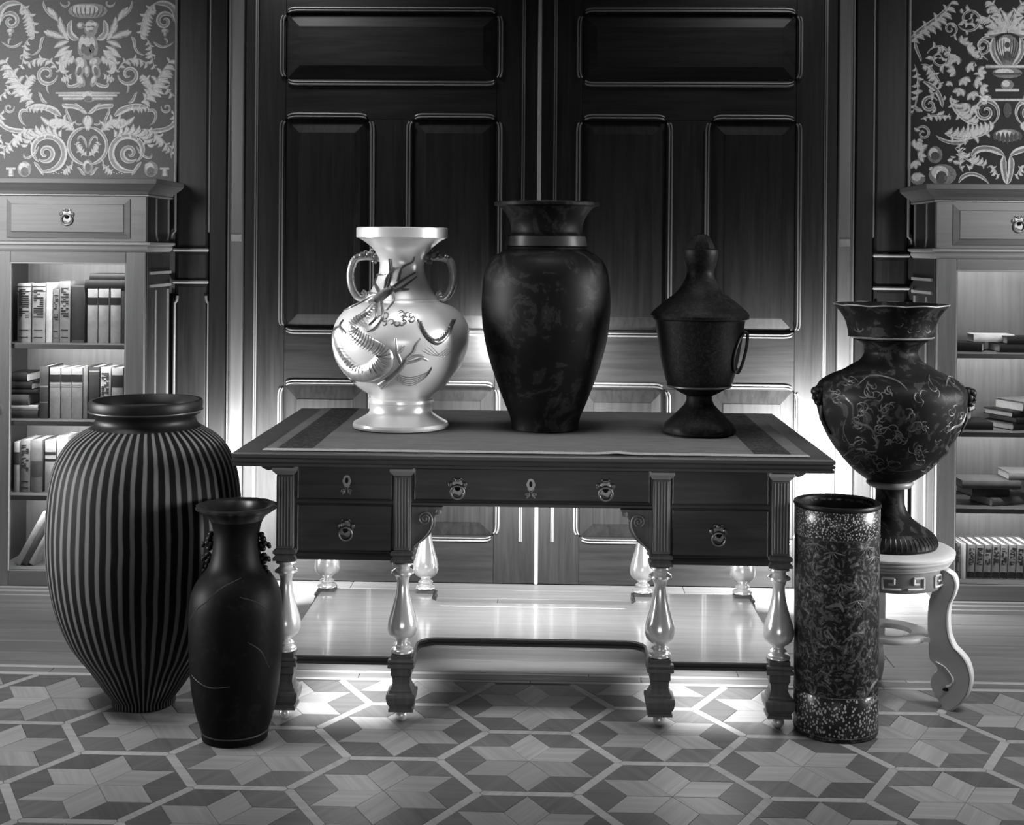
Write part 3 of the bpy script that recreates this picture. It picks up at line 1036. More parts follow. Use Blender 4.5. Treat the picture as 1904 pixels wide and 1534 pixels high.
def bookcase(s, name_label):
    xi, xo = 1.551, 2.17
    x0, x1 = (xi, xo) if s > 0 else (-xo, -xi)
    yf, yb = 5.15, YW - .02
    cx_ = (x0 + x1) / 2
    t = thing('bookcase', (cx_, (yf + yb) / 2, 0), name_label, 'bookcase', 'glazed bookcases flanking the doors')

    def xs(a, b): return (a, b) if s > 0 else (-b, -a)
    # carcass
    for a_, b_ in ((xi, xi + .02), (xo - .02, xo)):
        part('side_panel', MB().box(*xs(a_, b_), yf + .02, yb, .045, 1.60), M['case_shaded'], t, bevel=.001)
    part('back_panel', MB().box(*xs(xi + .0205, xo - .0205), yb - .012, yb, .046, 1.60), M['case_back'], t)
    part('bottom_board', MB().box(*xs(xi + .0205, xo - .0205), yf + .012, yb - .0125, .09, .108), M['case_wood_x'], t)
    part('top_board', MB().box(*xs(xi + .0205, xo - .0205), yf + .02, yb - .0125, 1.34, 1.358), M['case_wood_x'], t)
    for zt, zb in SHELVES:
        part('shelf', MB().box(*xs(xi + .021, xo - .021), yf + .026, yb - .0125, zb, zt), M['case_wood_x'], t, bevel=.0015)
    # cornice, mouldings
    part('cornice', MB().returned(x0, x1, yf, yb, [(.0, 1.600), (.010, 1.602), (.014, 1.612), (.018, 1.616), (.030, 1.622), (.046, 1.634), (.054, 1.642), (.056, 1.643), (.058, 1.660), (.052, 1.663)]), M['case_wood_x'], t, smooth=25)
    part('cornice_fillet', MB().returned(x0, x1, yf, yb, [(.0005, 1.594), (.012, 1.596), (.012, 1.6005), (.0005, 1.6008)]), M['case_pale'], t)
    part('waist_moulding', MB().returned(x0, x1, yf, yb, [(.0, 1.374), (.004, 1.378), (.010, 1.384), (.012, 1.392), (.008, 1.397), (.022, 1.403), (.022, 1.411), (.0, 1.415)]), M['case_pale'], t, smooth=25)
    part('base_moulding', MB().returned(x0, x1, yf, yb, [(.022, .0), (.022, .014), (.017, .016), (.017, .028), (.010, .032), (.010, .040), (.0, .046)]), M['case_pale'], t, smooth=25)
    # frieze with drawer
    part('frieze', MB().box(*xs(xi + .0005, xo - .0005), yf, yf + .02, 1.4155, 1.5935), M['case_wood_x'], t)
    dx0, dx1 = xs(xi + .062, xo - .062)
    dr = part('drawer', MB().rings([[(dx0 + i, y, 1.428 + i), (dx1 - i, y, 1.428 + i), (dx1 - i, y, 1.584 - i), (dx0 + i, y, 1.584 - i)] for i, y in ((0, yf + .001), (0, yf - .006), (.022, yf - .010), (.024, yf - .016), (.025, yf - .016))]), M['case_wood_x'], t)
    ring_pull(dr, cx_, yf - .016, 1.500)
    # glazed door: stiles and rails, bead, glass
    d_ = part('door_frame_member', MB().box(*xs(xi + .004, xi + .078), yf - .004, yf + .02, .0465, 1.3735), M['case_wood'], t, bevel=.002)
    part('door_frame_member', MB().box(*xs(xo - .078, xo - .004), yf - .004, yf + .02, .0465, 1.3735), M['case_wood'], t, bevel=.002)
    part('door_frame_member', MB().box(*xs(xi + .0785, xo - .0785), yf - .004, yf + .02, 1.330, 1.3735), M['case_wood_x'], t, bevel=.002)
    part('door_frame_member', MB().box(*xs(xi + .0785, xo - .0785), yf - .004, yf + .02, .0465, .104), M['case_wood_x'], t, bevel=.002)
    q0, q1 = xs(xi + .0785, xo - .0785)
    b = MB()
    for p0, p1 in (((q0, 1.328), (q1, 1.328)), ((q0, .106), (q1, .106)), ((q0, .106), (q0, 1.328)), ((q1, .106), (q1, 1.328))):
        part('glazing_bead', MB().tube([(p0[0], yf - .002, p0[1]), (p1[0], yf - .002, p1[1])], .0035, 6), M['case_pale'], t, smooth=60)
    part('glass_pane', MB().box(q0 - .002, q1 + .002, yf + .008, yf + .011, .103, 1.331), M['glass'], t)
    e = MB().ball((s * (xo - .045), yf - .006, .745), .009, .003, .022, 10)
    part('keyhole_plate', e, M['bronze'], t, smooth=60)
    # panel beads on the side that faces the desk
    xq = s * xi
    for za, zb_ in ((1.42, 1.592), (.16, 1.22)):
        for ya in (5.27, 5.44):
            e_ = 1 if ya < 5.3 else -1
            lo_ = [(xq - s * .002, ya + e_ * .02, za), (xq - s * .002, ya + e_ * .007, za + .012), (xq - s * .002, ya, za + .035)]
            part('side_bead', MB().tube(lo_ + [(xq - s * .002, ya, zb_)], .0065, 8), M['lit_bead_wood'], t, smooth=60)
    for z in (1.290, 1.238):
        part('side_rail', MB().box(min(xq, xq - s * .01), max(xq, xq - s * .01), 5.19, 5.47, z - .006, z + .006), M['case_pale'], t, bevel=.001)
    return t


bookcase(-1, 'tall glazed bookcase full of upright books at the left edge, behind the striped jar')
bookcase(1, 'tall glazed bookcase with mostly flat lying books at the right edge, behind the stand')

# added small fills under the shelves, out of view behind the door frames
for s in (-1, 1):
    for z in (1.338, .983, .676, .378):
        area('shelf_fill', (s * 1.86, 5.186, z), (s * 1.86, 5.33, z - .16), .44, .012, 2.8 if s < 0 else 1.9, 160)
        area('shelf_back_fill', (s * 1.86, 5.40, z), (s * 1.86, 5.47, z - .10), .5, .012, .55, 160)

# ---------------------------------------------------------------- books


def make_book(w_, h_, d_, loc, label, v, group, rot=(0, 0, 0), bands=(), title=0, pages=True):
    """local frame: spine faces -y, thickness w_ along x, height h_ along z"""
    t = thing('book', loc, label, 'book', group, rot)
    c = .0022
    n = 7
    arc = [(-w_ / 2 + w_ * i / (n - 1), -d_ / 2 - .12 * w_ * math.sin(PI * i / (n - 1))) for i in range(n)]
    inn = [(x * (1 - 2 * c / w_), y + c) for x, y in arc]
    out = [(-w_ / 2, d_ / 2)] + arc + [(w_ / 2, d_ / 2), (w_ / 2 - c, d_ / 2)] + inn[::-1] + [(-w_ / 2 + c, d_ / 2)]
    m = len(out)
    b = MB()
    vs = [(x, y, 0) for x, y in out] + [(x, y, h_) for x, y in out]
    fs = [(j, (j + 1) % m, (j + 1) % m + m, j + m) for j in range(m)]
    # end faces as strips
    o_ = list(range(0, n + 2))
    i_ = list(range(m - 1, n + 1, -1))
    for k in range(len(o_) - 1):
        fs.append((o_[k], i_[k], i_[k + 1], o_[k + 1]))
        fs.append((o_[k] + m, o_[k + 1] + m, i_[k + 1] + m, i_[k] + m))
    b.add(vs, fs)
    part('cover', b, leather(v), t, local=True, smooth=50)
    part('page_block', MB().box(-w_ / 2 + c * 1.1, w_ / 2 - c * 1.1, -d_ / 2 + c * 1.2, d_ / 2 - .005, .004, h_ - .004), M['page'], t, local=True)
    for z0, z1, bv in bands:
        q = [(x * 1.004, y - .0005) for x, y in arc]
        bb = MB().rings([[(x, y, h_ * z0) for x, y in q], [(x, y, h_ * z1) for x, y in q]], False, False, False)
        part('spine_band', bb, leather(bv), t, local=True, smooth=60)
    if title:
        rr = random.Random(int(abs(loc[0]) * 1e4))
        bb = MB()
        yq = -d_ / 2 - .125 * w_ - .0005
        k = .42
        while k < .90:
            hh = rr.uniform(.012, .028)
            for xx in (-.24, 0, .24):
                if rr.random() < .62:
                    bb.box(w_ * (xx - .13), w_ * (xx + .13), yq, yq + .05 * w_, h_ * k, h_ * (k + hh))
            k += hh + .016
        for k in (.08, .2):
            bb.box(-w_ * .34, w_ * .34, yq, yq + .05 * w_, h_ * k, h_ * (k + .014))
        part('spine_lettering', bb, leather(title), t, local=True, kind='stuff')
    return t


def px_x(u, v, Y): return sight(u, v, Y)


def stand_book(u0, u1, vtop, z0, label, v, group, Y=5.24, d_=.16, lean=0, bands=(), title=0):
    a_, b_ = sight(u0, vtop, Y), sight(u1, vtop, Y)
    w_ = (b_.x - a_.x)
    h_ = a_.z - z0
    make_book(max(w_ - .001, .008), h_, d_, ((a_.x + b_.x) / 2, Y + d_ / 2, z0 + .0003 + abs(math.sin(lean)) * w_ / 2), label, v, group, (0, lean, 0), bands, title)


def flat_book(u0, u1, z0, th, label, v, group, Y=5.24, d_=.15, turn=0, bands=(), title=0):
    """lying book, spine to the room"""
    a_, b_ = sight(u0, 700, Y), sight(u1, 700, Y)
    ln_ = b_.x - a_.x
    o = make_book(th, ln_, d_, ((a_.x + b_.x) / 2 - ln_ / 2 * math.cos(turn), Y + d_ / 2 - ln_ / 2 * math.sin(turn), z0 + th / 2 + .0003), label, v, group, (0, PI / 2, turn), bands, title)
    o.rotation_euler = (Matrix.Rotation(turn, 3, 'Z') @ Matrix.Rotation(PI / 2, 3, 'Y')).to_euler()
    return z0 + th + .0006


G1 = 'books on the upper shelf of the left bookcase'
z = 1.005
LB = ((.60, .62, .05), (.2, .21, .05))
stand_book(33, 58, 527, z, 'first upright pale lettered book from the left on the top left shelf', .34, G1, title=.02, bands=((.94, .955, .03), (.86, .87, .03)))
stand_book(60.5, 85, 527, z, 'second upright pale lettered book from the left on the top left shelf', .34, G1, title=.02, bands=((.94, .955, .03), (.86, .87, .03)))
stand_book(86.5, 98, 526, z, 'plain white narrow book without lettering on the top left shelf', .62, G1)
stand_book(99, 110.5, 537, z, 'short narrow grey book with dark lettering beside the plain white book', .20, G1, title=.02)
stand_book(111.5, 131, 523, z, 'tallest light grey book with dark title on the top left shelf', .25, G1, title=.02)
stand_book(133.5, 157, 531, z, 'dark centred grey book left of the three labelled volumes', .10, G1, bands=((.05, .98, .035),))
for i, (q, nm) in enumerate(((163, 'left'), (183.5, 'middle'), (206, 'right'))):
    stand_book(q, q + 19, 537, z, '%s one of three pale volumes with black label under the flat black books' % nm, .33, G1, bands=((.70, .84, .012),))
stand_book(226, 234, 541, z, 'thin dark book against the right end of the top left shelf', .04, G1)
zz = sight(183, 536.5, 5.2).z
zz = flat_book(157, 234, zz, .034, 'thicker black book lying flat on the three labelled volumes', .012, G1, d_=.14)
flat_book(165, 234, zz, .024, 'thinner black book lying topmost on the flat black book', .012, G1, d_=.13)
G2 = 'books on the second shelf of the left bookcase'
z = .698
stand_book(74, 90, 681, z, 'dark narrow book beside the flat stack on the second left shelf', .05, G2, bands=((.6, .63, .2), (.3, .32, .2)))
for i, (q, nm) in enumerate(((93, 'left'), (114, 'middle'), (134, 'right'))):
    stand_book(q, q + 19.5, 684, z, '%s one of three grey volumes with black label on the second left shelf' % nm, .24, G2, bands=((.72, .87, .012), (.62, .635, .05), (.66, .67, .05)))
stand_book(155, 163, 682, z, 'thin grey book right of the labelled grey volumes, second left shelf', .16, G2)
stand_book(165, 185, 682, z, 'dark fronted upright book above the striped jar rim', .035, G2, bands=((.9, .93, .2),))
stand_book(187, 206, 683, z, 'pale upright book with dark blotched lettering on second left shelf', .32, G2, title=.02)
stand_book(208, 229, 684, z, 'upright book with two black blocks on its spine, right end of second left shelf', .22, G2, bands=((.62, .86, .012), (.25, .42, .02)))
zz = z
for u1, th, lab, v in ((71, .034, 'dark grey book lying lowest in the flat stack on the second left shelf', .06), (71, .018, 'pale thin book lying second from below in the left flat stack', .5), (54, .042, 'grey mottled thick book lying in the middle of the left flat stack', .12),
                       (71, .020, 'black thin long book lying third from above in the left flat stack', .012), (60, .030, 'black book lying second from above in the left flat stack', .014), (51, .036, 'short thick black book lying topmost in the left flat stack', .012)):
    zz = flat_book(15, u1, zz, th, lab, v, G2, d_=.15)
G3 = 'books on the third shelf of the left bookcase'
z = .400
stand_book(26.5, 37, 822, z, 'narrow pale book with dark label at left end of the third left shelf', .30, G3, bands=((.55, .8, .03),))
stand_book(38, 57, 818, z, 'mid grey upright book second on the third left shelf', .16, G3, title=.03)
stand_book(58, 79, 818, z, 'plain grey upright book left of the two banded one, third left shelf', .15, G3, bands=((.3, .6, .07),))
stand_book(84, 104, 819, z, 'pale upright book with two dark bands half hidden by the striped jar', .34, G3, bands=((.72, .78, .02), (.6, .65, .02)))
stand_book(106, 126, 812, z, 'pale upright book mostly hidden behind shoulder of the striped jar', .32, G3)
G4 = 'books on the bottom shelf of the left bookcase'
for i, (q, ln_, v, lab) in enumerate(((26, .5, .30, 'leftmost pale book leaning right on the bottom left shelf'), (39, .5, .08, 'dark book leaning right on the bottom left shelf'), (52, .5, .36, 'pale book leaning right against the hidden books beside the striped jar'))):
    p = sight(q, 1045, 5.215)
    make_book(.024, .235 - .02 * i, .16, (p.x + .012, 5.30, .1085 + .012 * math.sin(ln_)), lab, v, G4, (0, ln_, 0))

G5 = 'books on the upper shelf of the right bookcase'
z = 1.005
flat_book(1781, 1838, z, .034, 'black book lying flat at the left end of the top right shelf', .012, G5, d_=.13, turn=-.42, Y=5.27)
z2 = flat_book(1858, 1935, z, .032, 'black book lying flat lowest at the right of the top right shelf', .012, G5, d_=.15)
flat_book(1872, 1940, z2, .030, 'short black book lying on the flat black book, top right shelf', .012, G5, d_=.10)
t = make_book(.030, .16, .11, (0, 0, 0), 'cream book with pale page edges lying across the black books, top right shelf', .60, G5)
pp = sight(1803, 637, 5.36)
t.location = (pp.x, 5.36, z + .034 + .017)
t.rotation_euler = (Matrix.Rotation(-.04, 3, 'Z') @ Matrix.Rotation(PI / 2, 3, 'Y')).to_euler()
G6 = 'books on the second shelf of the right bookcase'
z = .698
zz = flat_book(1788, 1847, z, .030, 'long black book lowest in the left stack on the second right shelf', .012, G6, d_=.17)
zz = flat_book(1788, 1812, zz, .036, 'short dark grey book in the middle of the left stack, second right shelf', .045, G6, d_=.12, turn=-.45, Y=5.26)
zz = flat_book(1788, 1818, zz, .027, 'small black book topmost in the left stack beside the vase handle', .02, G6, d_=.12, turn=-.5, Y=5.26)
zz = z
for i, (u0, th, v, lab) in enumerate(((1862, .030, .012, 'black book lowest in the pale edged stack, second right shelf'), (1868, .020, .02, 'black thin book second from below in the pale edged stack, second right shelf'), (1860, .024, .012, 'black book third from below in the pale edged stack, second right shelf'), (1880, .038, .13, 'grey rounded book topmost in the pale edged stack, second right shelf'))):
    zz = flat_book(u0, u0 + 78, zz, th, lab, v, G6, d_=.16, turn=.40, Y=5.25)
G7 = 'books on the third shelf of the right bookcase'
z = .400
zz = flat_book(1826, 1925, z, .032, 'dark grey large book lying turned with a corner to the front, third right shelf', .10, G7, d_=.14, turn=.36, Y=5.25)
zz = flat_book(1800, 1876, zz, .034, 'dark book lying second in the pile on the third right shelf', .05, G7, d_=.13, turn=.2, Y=5.25)
zz = flat_book(1790, 1900, zz, .032, 'long grey book lying third in the pile on the third right shelf', .10, G7, d_=.15, Y=5.225)
flat_book(1877, 1940, zz, .030, 'mid grey book topmost in the pile on the third right shelf', .15, G7, d_=.14)
G8 = 'lettered volumes on the bottom shelf of the right bookcase'
z = .108
ORD = ['first', 'second', 'third', 'fourth', 'fifth', 'sixth', 'seventh', 'eighth']
stand_book(1778, 1785, 1010, z, 'thin grey lettered book at the left end of the bottom right shelf', .2, G8, title=.03)
stand_book(1786, 1796, 1011, z, 'blank cream book left of the lettered volumes, bottom right shelf', .6, G8)
for i in range(8):
    q = 1797.5 + i * 15.2
    stand_book(q, q + 13.6, 1013, z, '%s of the matching dark dotted volumes from the left, bottom right shelf' % ORD[i], .22, G8, title=.02, lean=.05, bands=((.04, .2, .02),))

# ================================================================ DESK
DCX = .002
desk = thing('library_desk', (DCX, 4.24, 0), 'long dark carved library desk on eight turned pale legs', 'desk')
hw = .8555
part('desk_top', MB().loft(DCX - hw, DCX + hw, 3.715, 4.76, [(-.010, .772), (-.003, .774), (-.002, .781), (-.007, .7825), (-.007, .785), (-.001, .7865), (.000, .7935), (-.005, .795), (-.005, .797), (.0, .799), (0, .808), (-.004, .812)]), M['desk_wood'], desk)
part('top_frieze', MB().loft(DCX - .765, DCX + .765, 3.80, 4.675, [(-.03, .757), (-.028, .762), (-.012, .766), (0, .7715)]), M['desk_groove'], desk)
LX = (-.7275, -.38, .38, .7275)
LYF, LYB = 3.875, 4.60
for a_, b_ in ((LX[0] - .018, LX[1] + .018), (LX[2] - .018, LX[3] + .018)):
    part('pedestal_case', MB().box(DCX + a_, DCX + b_, 3.872, 4.603, .482, .757), M['desk_wood'], desk, bevel=.002)
    part('pedestal_base_moulding', MB().loft(DCX + a_ + .03, DCX + b_ - .03, 3.868, 4.607, [(0, .474), (.004, .476), (.006, .486), (.003, .491), (0, .494)]), M['desk_wood'], desk)
part('kneehole_case', MB().box(DCX - .3615, DCX + .3615, 3.872, 4.603, .645, .757), M['desk_wood'], desk, bevel=.002)
part('kneehole_moulding', MB().loft(DCX - .355, DCX + .355, 3.866, 4.609, [(0, .638), (.003, .640), (.003, .646), (0, .649)]), M['desk_wood'], desk)


def key_plate(parent, x, y, z):
    b = MB()
    out = []
    n = 20
    for j in range(n):
        t = 2 * PI * j / n
        out.append((x + .0125 * math.cos(t) * (1 + .1 * math.cos(6 * t)), z + .014 + .018 * math.sin(t)))
    b.prism(out, y - .003, y)
    for sx in (-1, 1):
        sp = [(x + sx * (.009 + .007 * (1 - k / 16) * math.cos(k * .55)), y - .003, z - .017 + .008 * (1 - k / 18) * math.sin(k * .55)) for k in range(14)]
        b.tube(sp, .0022, 6)
        b.tube([(x + sx * .010, y - .003, z + .002), (x + sx * .002, y - .003, z - .008), (x + sx * .012, y - .003, z - .026)], .002, 6)
    part('keyhole_plate', b, M['ring_metal'], parent, bevel=.0008)
    h = MB().ball((x, y - .0035, z + .016), .005, .002, .010, 8)
    part('keyhole', h, M['black_glaze'], parent, smooth=60)


def drawer(x0, x1, z0, z1, pulls=(), keys=()):
    yq = 3.872
    o = part('drawer', MB().rings([[(DCX + x0 + i, y, z0 + i), (DCX + x1 - i, y, z0 + i), (DCX + x1 - i, y, z1 - i), (DCX + x0 + i, y, z1 - i)] for i, y in ((0, yq + .01), (0, yq - .004), (.0035, yq - .007), (.0065, yq - .004), (.008, yq - .004))]), M['desk_wood'], desk)
    for u, v in pulls:
        p = sight(u, v, yq - .004)
        ring_pull(o, p.x, yq - .004, p.z - .006, .0195)
    for u, v in keys:
        p = sight(u, v, yq - .004)
        key_plate(o, p.x, yq - .004, p.z)


drawer(-.697, -.410, .650, .754, keys=((645, 903),))
drawer(-.697, -.410, .497, .640, pulls=((643, 988),))
drawer(-.350, .350, .652, .752, pulls=((851, 911), (1126, 914)), keys=((987, 910),))
drawer(.410, .697, .650, .754)
drawer(.410, .697, .497, .640, pulls=((1336, 998),))

# pilasters, corbels, legs, brackets
LEG = [(.021, .472), (.030, .468), (.031, .463), (.022, .459), (.020, .452), (.026, .448), (.033, .443), (.034, .437), (.024, .432), (.021, .426), (.0175, .415), (.018, .400), (.0205, .380), (.026, .355), (.033, .330), (.040, .308), (.0445, .288), (.0445, .272), (.040, .258), (.030, .248), (.0185, .241), (.016, .235), (.022, .231), (.026, .227), (.020, .223), (.0195, .219), (.030, .215), (.034, .209), (.034, .205), (.028, .2025)]
for yi, ly in enumerate((LYF, LYB)):
    fs = -1 if yi == 0 else 1
    for xi_, lx in enumerate(LX):
        x = DCX + lx
        # fluted pilaster
        part('pilaster', MB().box(x - .025, x + .025, ly - .029, ly + .029, .509, .7275), M['desk_wood_z'], desk, bevel=.0015)
        for k in range(5):
            xx = x - .0176 + k * .0088
            yq = ly + fs * .029
            fl = MB().tube([(xx, yq, .518), (xx, yq + fs * .0006, .524), (xx, yq + fs * .0006, .716), (xx, yq, .722)], .0029, 6, .8)
            part('reed', fl, M['desk_groove'], desk, smooth=60)
        cp = MB().loft(x - .025, x + .025, ly - .029, ly + .029, [(.0, .7278), (.012, .742), (.012, .756)])
        part('capital', cp, wood('capital_wood', .38, 'X', .1, .35) if 'cap' not in M else M['cap'], desk, bevel=.001)
        cb = MB().rings([[(x - hw_, ly + fs * o_, z) for hw_, o_, z in ()]] if 0 else [[(x - .035, ly, z), (x + .035, ly, z), (x + .035, ly + fs * o_, z), (x - .035, ly + fs * o_, z)] for o_, z in ((.068, .7563), (.085, .7575), (.088, .762), (.103, .764), (.106, .7718))])
        part('corbel', cb, M['desk_wood'], desk, bevel=.001)
        if xi_ in (0, 3):
            sx = -1 if xi_ == 0 else 1
            pr = [(x + sx * .02, .7715), (x + sx * .098, .7715), (x + sx * .094, .766), (x + sx * .080, .758), (x + sx * .064, .746), (x + sx * .050, .740), (x + sx * .038, .742), (x + sx * .032, .752)]
            part('side_corbel', MB().prism(pr, ly - .03, ly + .03), M['desk_wood'], desk, bevel=.001)
        bs = MB().loft(x - .025, x + .025, ly - .025, ly + .025, [(.003, .4725), (.009, .474), (.009, .482), (.003, .489), (.004, .492), (.009, .496), (.009, .503), (.003, .508)])
        part('pilaster_base', bs, M['desk_wood_z'], desk)
        part('baluster', MB().lathe(LEG, (x, ly, 0), 40), M['turned'], desk, smooth=40, label='pale polished turned baluster leg')
        bl = MB().loft(x - .03, x + .03, ly - .03, ly + .03, [(-.001, .2022), (0, .2015), (0, .1905), (.008, .189), (.009, .183), (.005, .180), (.005, .177), (.009, .174), (.009, .166), (.004, .163), (0, .162), (0, .141), (-.003, .139), (-.002, .137), (-.004, .135), (-.005, .115), (.0, .101), (.004, .097), (.004, .092), (.012, .088), (.013, .080), (.010, .062), (.003, .050), (.003, .046), (.006, .044), (.006, .036), (.0, .034)][::-1])
        part('foot_block', bl, M['desk_wood_z'], desk)
        part('ball_foot', MB().lathe([(.004, .0), (.012, .003), (.017, .010), (.0185, .018), (.016, .026), (.010, .0338)], (x, ly, 0), 20), M['turned'], desk, smooth=60)
        if xi_ in (1, 2):
            sx = 1 if xi_ == 1 else -1
            q = [(.0255, .637), (.118, .637), (.118, .630), (.110, .624), (.108, .617), (.098, .612), (.094, .604), (.096, .590), (.092, .574), (.082, .556), (.066, .540), (.050, .528), (.040, .516), (.036, .506), (.0255, .500)]
            br = part('scroll_bracket', MB().prism([(x + sx * a_, z) for a_, z in q], ly - .018, ly + .018), M['desk_wood_z'], desk, bevel=.0015)
            yq = ly + fs * .019
            sp = spiral(.066, .602, .021, 2.1, 0, 1, 40, .15)
            b = MB().tube([(x + sx * a_, yq, z) for a_, z in sp], .0025, 6)
            b.tube([(x + sx * a_, yq, z) for a_, z in bez((.087, .602), (.094, .570), (.06, .545), (.034, .520), 14)], .003, 6)
            b.ball((x + sx * .106, yq, .622), .009, .004, .009, 8)
            b.ball((x + sx * .034, yq, .511), .008, .004, .008, 8)
            part('scroll_carving', b, M['desk_groove'], br, smooth=60)

# low shelf, cut out at front and back between the pedestals
sh = []
xl, xr = DCX - .752, DCX + .752
yf0, yf1, yb0, yb1 = 3.855, 4.055, 4.625, 4.47


def corner(cx_, cy_, r_, a0, a1, n=7):
    return [(cx_ + r_ * math.cos(R(a0 + (a1 - a0) * i / (n - 1))), cy_ + r_ * math.sin(R(a0 + (a1 - a0) * i / (n - 1)))) for i in range(n)]


xk = .345
sh += [(xl, yf0), (DCX - xk, yf0)]
sh += corner(DCX - xk + .055, yf1 - .055, .055, 180, 90)
sh += corner(DCX + xk - .055, yf1 - .055, .055, 90, 0)
sh += [(DCX + xk, yf0), (xr, yf0), (xr, yb0), (DCX + xk, yb0)]
sh += corner(DCX + xk - .05, yb1 + .05, .05, 0, -90)
sh += corner(DCX - xk + .05, yb1 + .05, .05, 270, 180)
sh += [(DCX - xk, yb0), (xl, yb0)]


def off2(pts, d):
    out = []
    n = len(pts)
    for i in range(n):
        p0, p1, p2 = Vector(pts[i - 1]), Vector(pts[i]), Vector(pts[(i + 1) % n])
        e1 = (p1 - p0).normalized() if (p1 - p0).length > 1e-6 else (p2 - p1).normalized()
        e2 = (p2 - p1).normalized() if (p2 - p1).length > 1e-6 else e1
        n1, n2 = Vector((e1.y, -e1.x)), Vector((e2.y, -e2.x))
        m_ = (n1 + n2)
        m_ = m_ / max(m_.length_squared / 2, .6) if m_.length > 1e-6 else n1
        out.append((p1.x + m_.x * d, p1.y + m_.y * d))
    return out


b = MB()
for o_, z in (): pass
b.rings([[(x, y, z) for x, y in off2(sh, o_)] for o_, z in ((-.003, .168), (0, .170), (.0, .177), (-.004, .179), (-.004, .182), (.0, .184), (.0, .1895), (-.002, .191))])
me_o = part('low_shelf', b, M['desk_wood'], desk)
b = MB().rings([[(x, y, z) for x, y in off2(sh, o_)] for o_, z in ((-.006, .1912), (-.006, .1925))])
part('shelf_surface', b, M['shelf_wood'], desk, label='polished pale shelf surface')

# ---------------------------------------------------------------- cloth on the desk
cloth = thing('table_cover', (DCX, 4.24, .812), 'long grey cloth with dark patterned end bands spread on the desk top', 'tablecloth')
nx, ny = 90, 36
cx0, cx1, cy0, cy1 = DCX - .772, DCX + .790, 3.775, 4.735


def cz(x, y):
    e = .8148 + .0012 * noise.noise(Vector((x * 7, y * 22, 0))) + .0008 * noise.noise(Vector((x * 26, y * 40, 3)))
    e += .003 * math.exp(-((x - .245) / .030) ** 2) * math.exp(-((y - 3.785) / .04) ** 2)
    e += .003 * math.exp(-((x + .69) / .07) ** 2) * math.exp(-((y - 4.72) / .05) ** 2)
    return e


def cloth_sheet(x0, x1, y0, y1, nx, ny, dz=0):
    b = MB()
    top = [(x0 + (x1 - x0) * i / nx, y0 + (y1 - y0) * j / ny) for j in range(ny + 1) for i in range(nx + 1)]
    vs = [(x, y, cz(x, y) + dz) for x, y in top]
    n1 = len(vs)
    vs += [(x, y, .8124) for x, y in top]
    fs = []
    w1 = nx + 1
    for j in range(ny):
        for i in range(nx):
            k = j * w1 + i
            fs.append((k, k + 1, k + w1 + 1, k + w1))
            fs.append((n1 + k, n1 + k + w1, n1 + k + w1 + 1, n1 + k + 1))
    for i in range(nx):
        fs.append((i, n1 + i, n1 + i + 1, i + 1))
        k = ny * w1 + i
        fs.append((k, k + 1, n1 + k + 1, n1 + k))
    for j in range(ny):
        k = j * w1
        fs.append((k, k + w1, n1 + k + w1, n1 + k))
        k = j * w1 + nx
        fs.append((k, n1 + k, n1 + k + w1, k + w1))
    return b.add(vs, fs)


part('cloth_body', cloth_sheet(cx0, cx1, cy0, cy1, nx, ny), M['cloth'], cloth, smooth=60)
for q0, q1 in ((cx0 + .035, cx0 + .135), (cx1 - .150, cx1 - .045)):
    part('end_band', cloth_sheet(q0, q1, cy0 + .02, cy1 - .012, 10, 30, .0008), M['cloth_band'], cloth, smooth=60, label='dark patterned band near the cloth end')
b = MB()
for k in range(3):
    pth = [(cx0 + (cx1 - cx0) * i / 60, cy0 - .004 - .011 * k + .0015 * math.sin(i * 1.7 + k), .8152 + .0006 * noise.noise(Vector((i * .9, k * 3, 1))) + .004 * math.exp(-((cx0 + (cx1 - cx0) * i / 60 - .245) / .03) ** 2)) for i in range(61)]
    part('fringe', MB().tube(pth, [.0024 if k < 2 else .002] * 61, 8, 2.2), M['fringe'], cloth, smooth=60, label='pale fringe along the front edge')

# ================================================================ VASES
CLOTH_Z = .8178


def prof_m(tab, s, ybase): return [(r_ * s, (ybase - v) * s) for r_, v in tab]


def smooth_prof(pr, step=3):
    """Catmull-Rom between profile points for round curves"""
    out = []
    n = len(pr)
    for i in range(n - 1):
        p0, p1, p2, p3 = pr[max(i - 1, 0)], pr[i], pr[i + 1], pr[min(i + 2, n - 1)]
        for k in range(step):
            t = k / step
            out.append(tuple(.5 * (2 * b_ + (c_ - a_) * t + (2 * a_ - 5 * b_ + 4 * c_ - d_) * t * t + (3 * b_ - a_ - 3 * c_ + d_) * t ** 3) for a_, b_, c_, d_ in zip(p0, p1, p2, p3)))
    out.append(pr[-1])
    return out


def rad_at(pr, z):
    for (r0, z0), (r1, z1) in zip(pr, pr[1:]):
        if min(z0, z1) <= z <= max(z0, z1) and abs(z1 - z0) > 1e-9:
            return r0 + (r1 - r0) * (z - z0) / (z1 - z0)
    return pr[0][0]


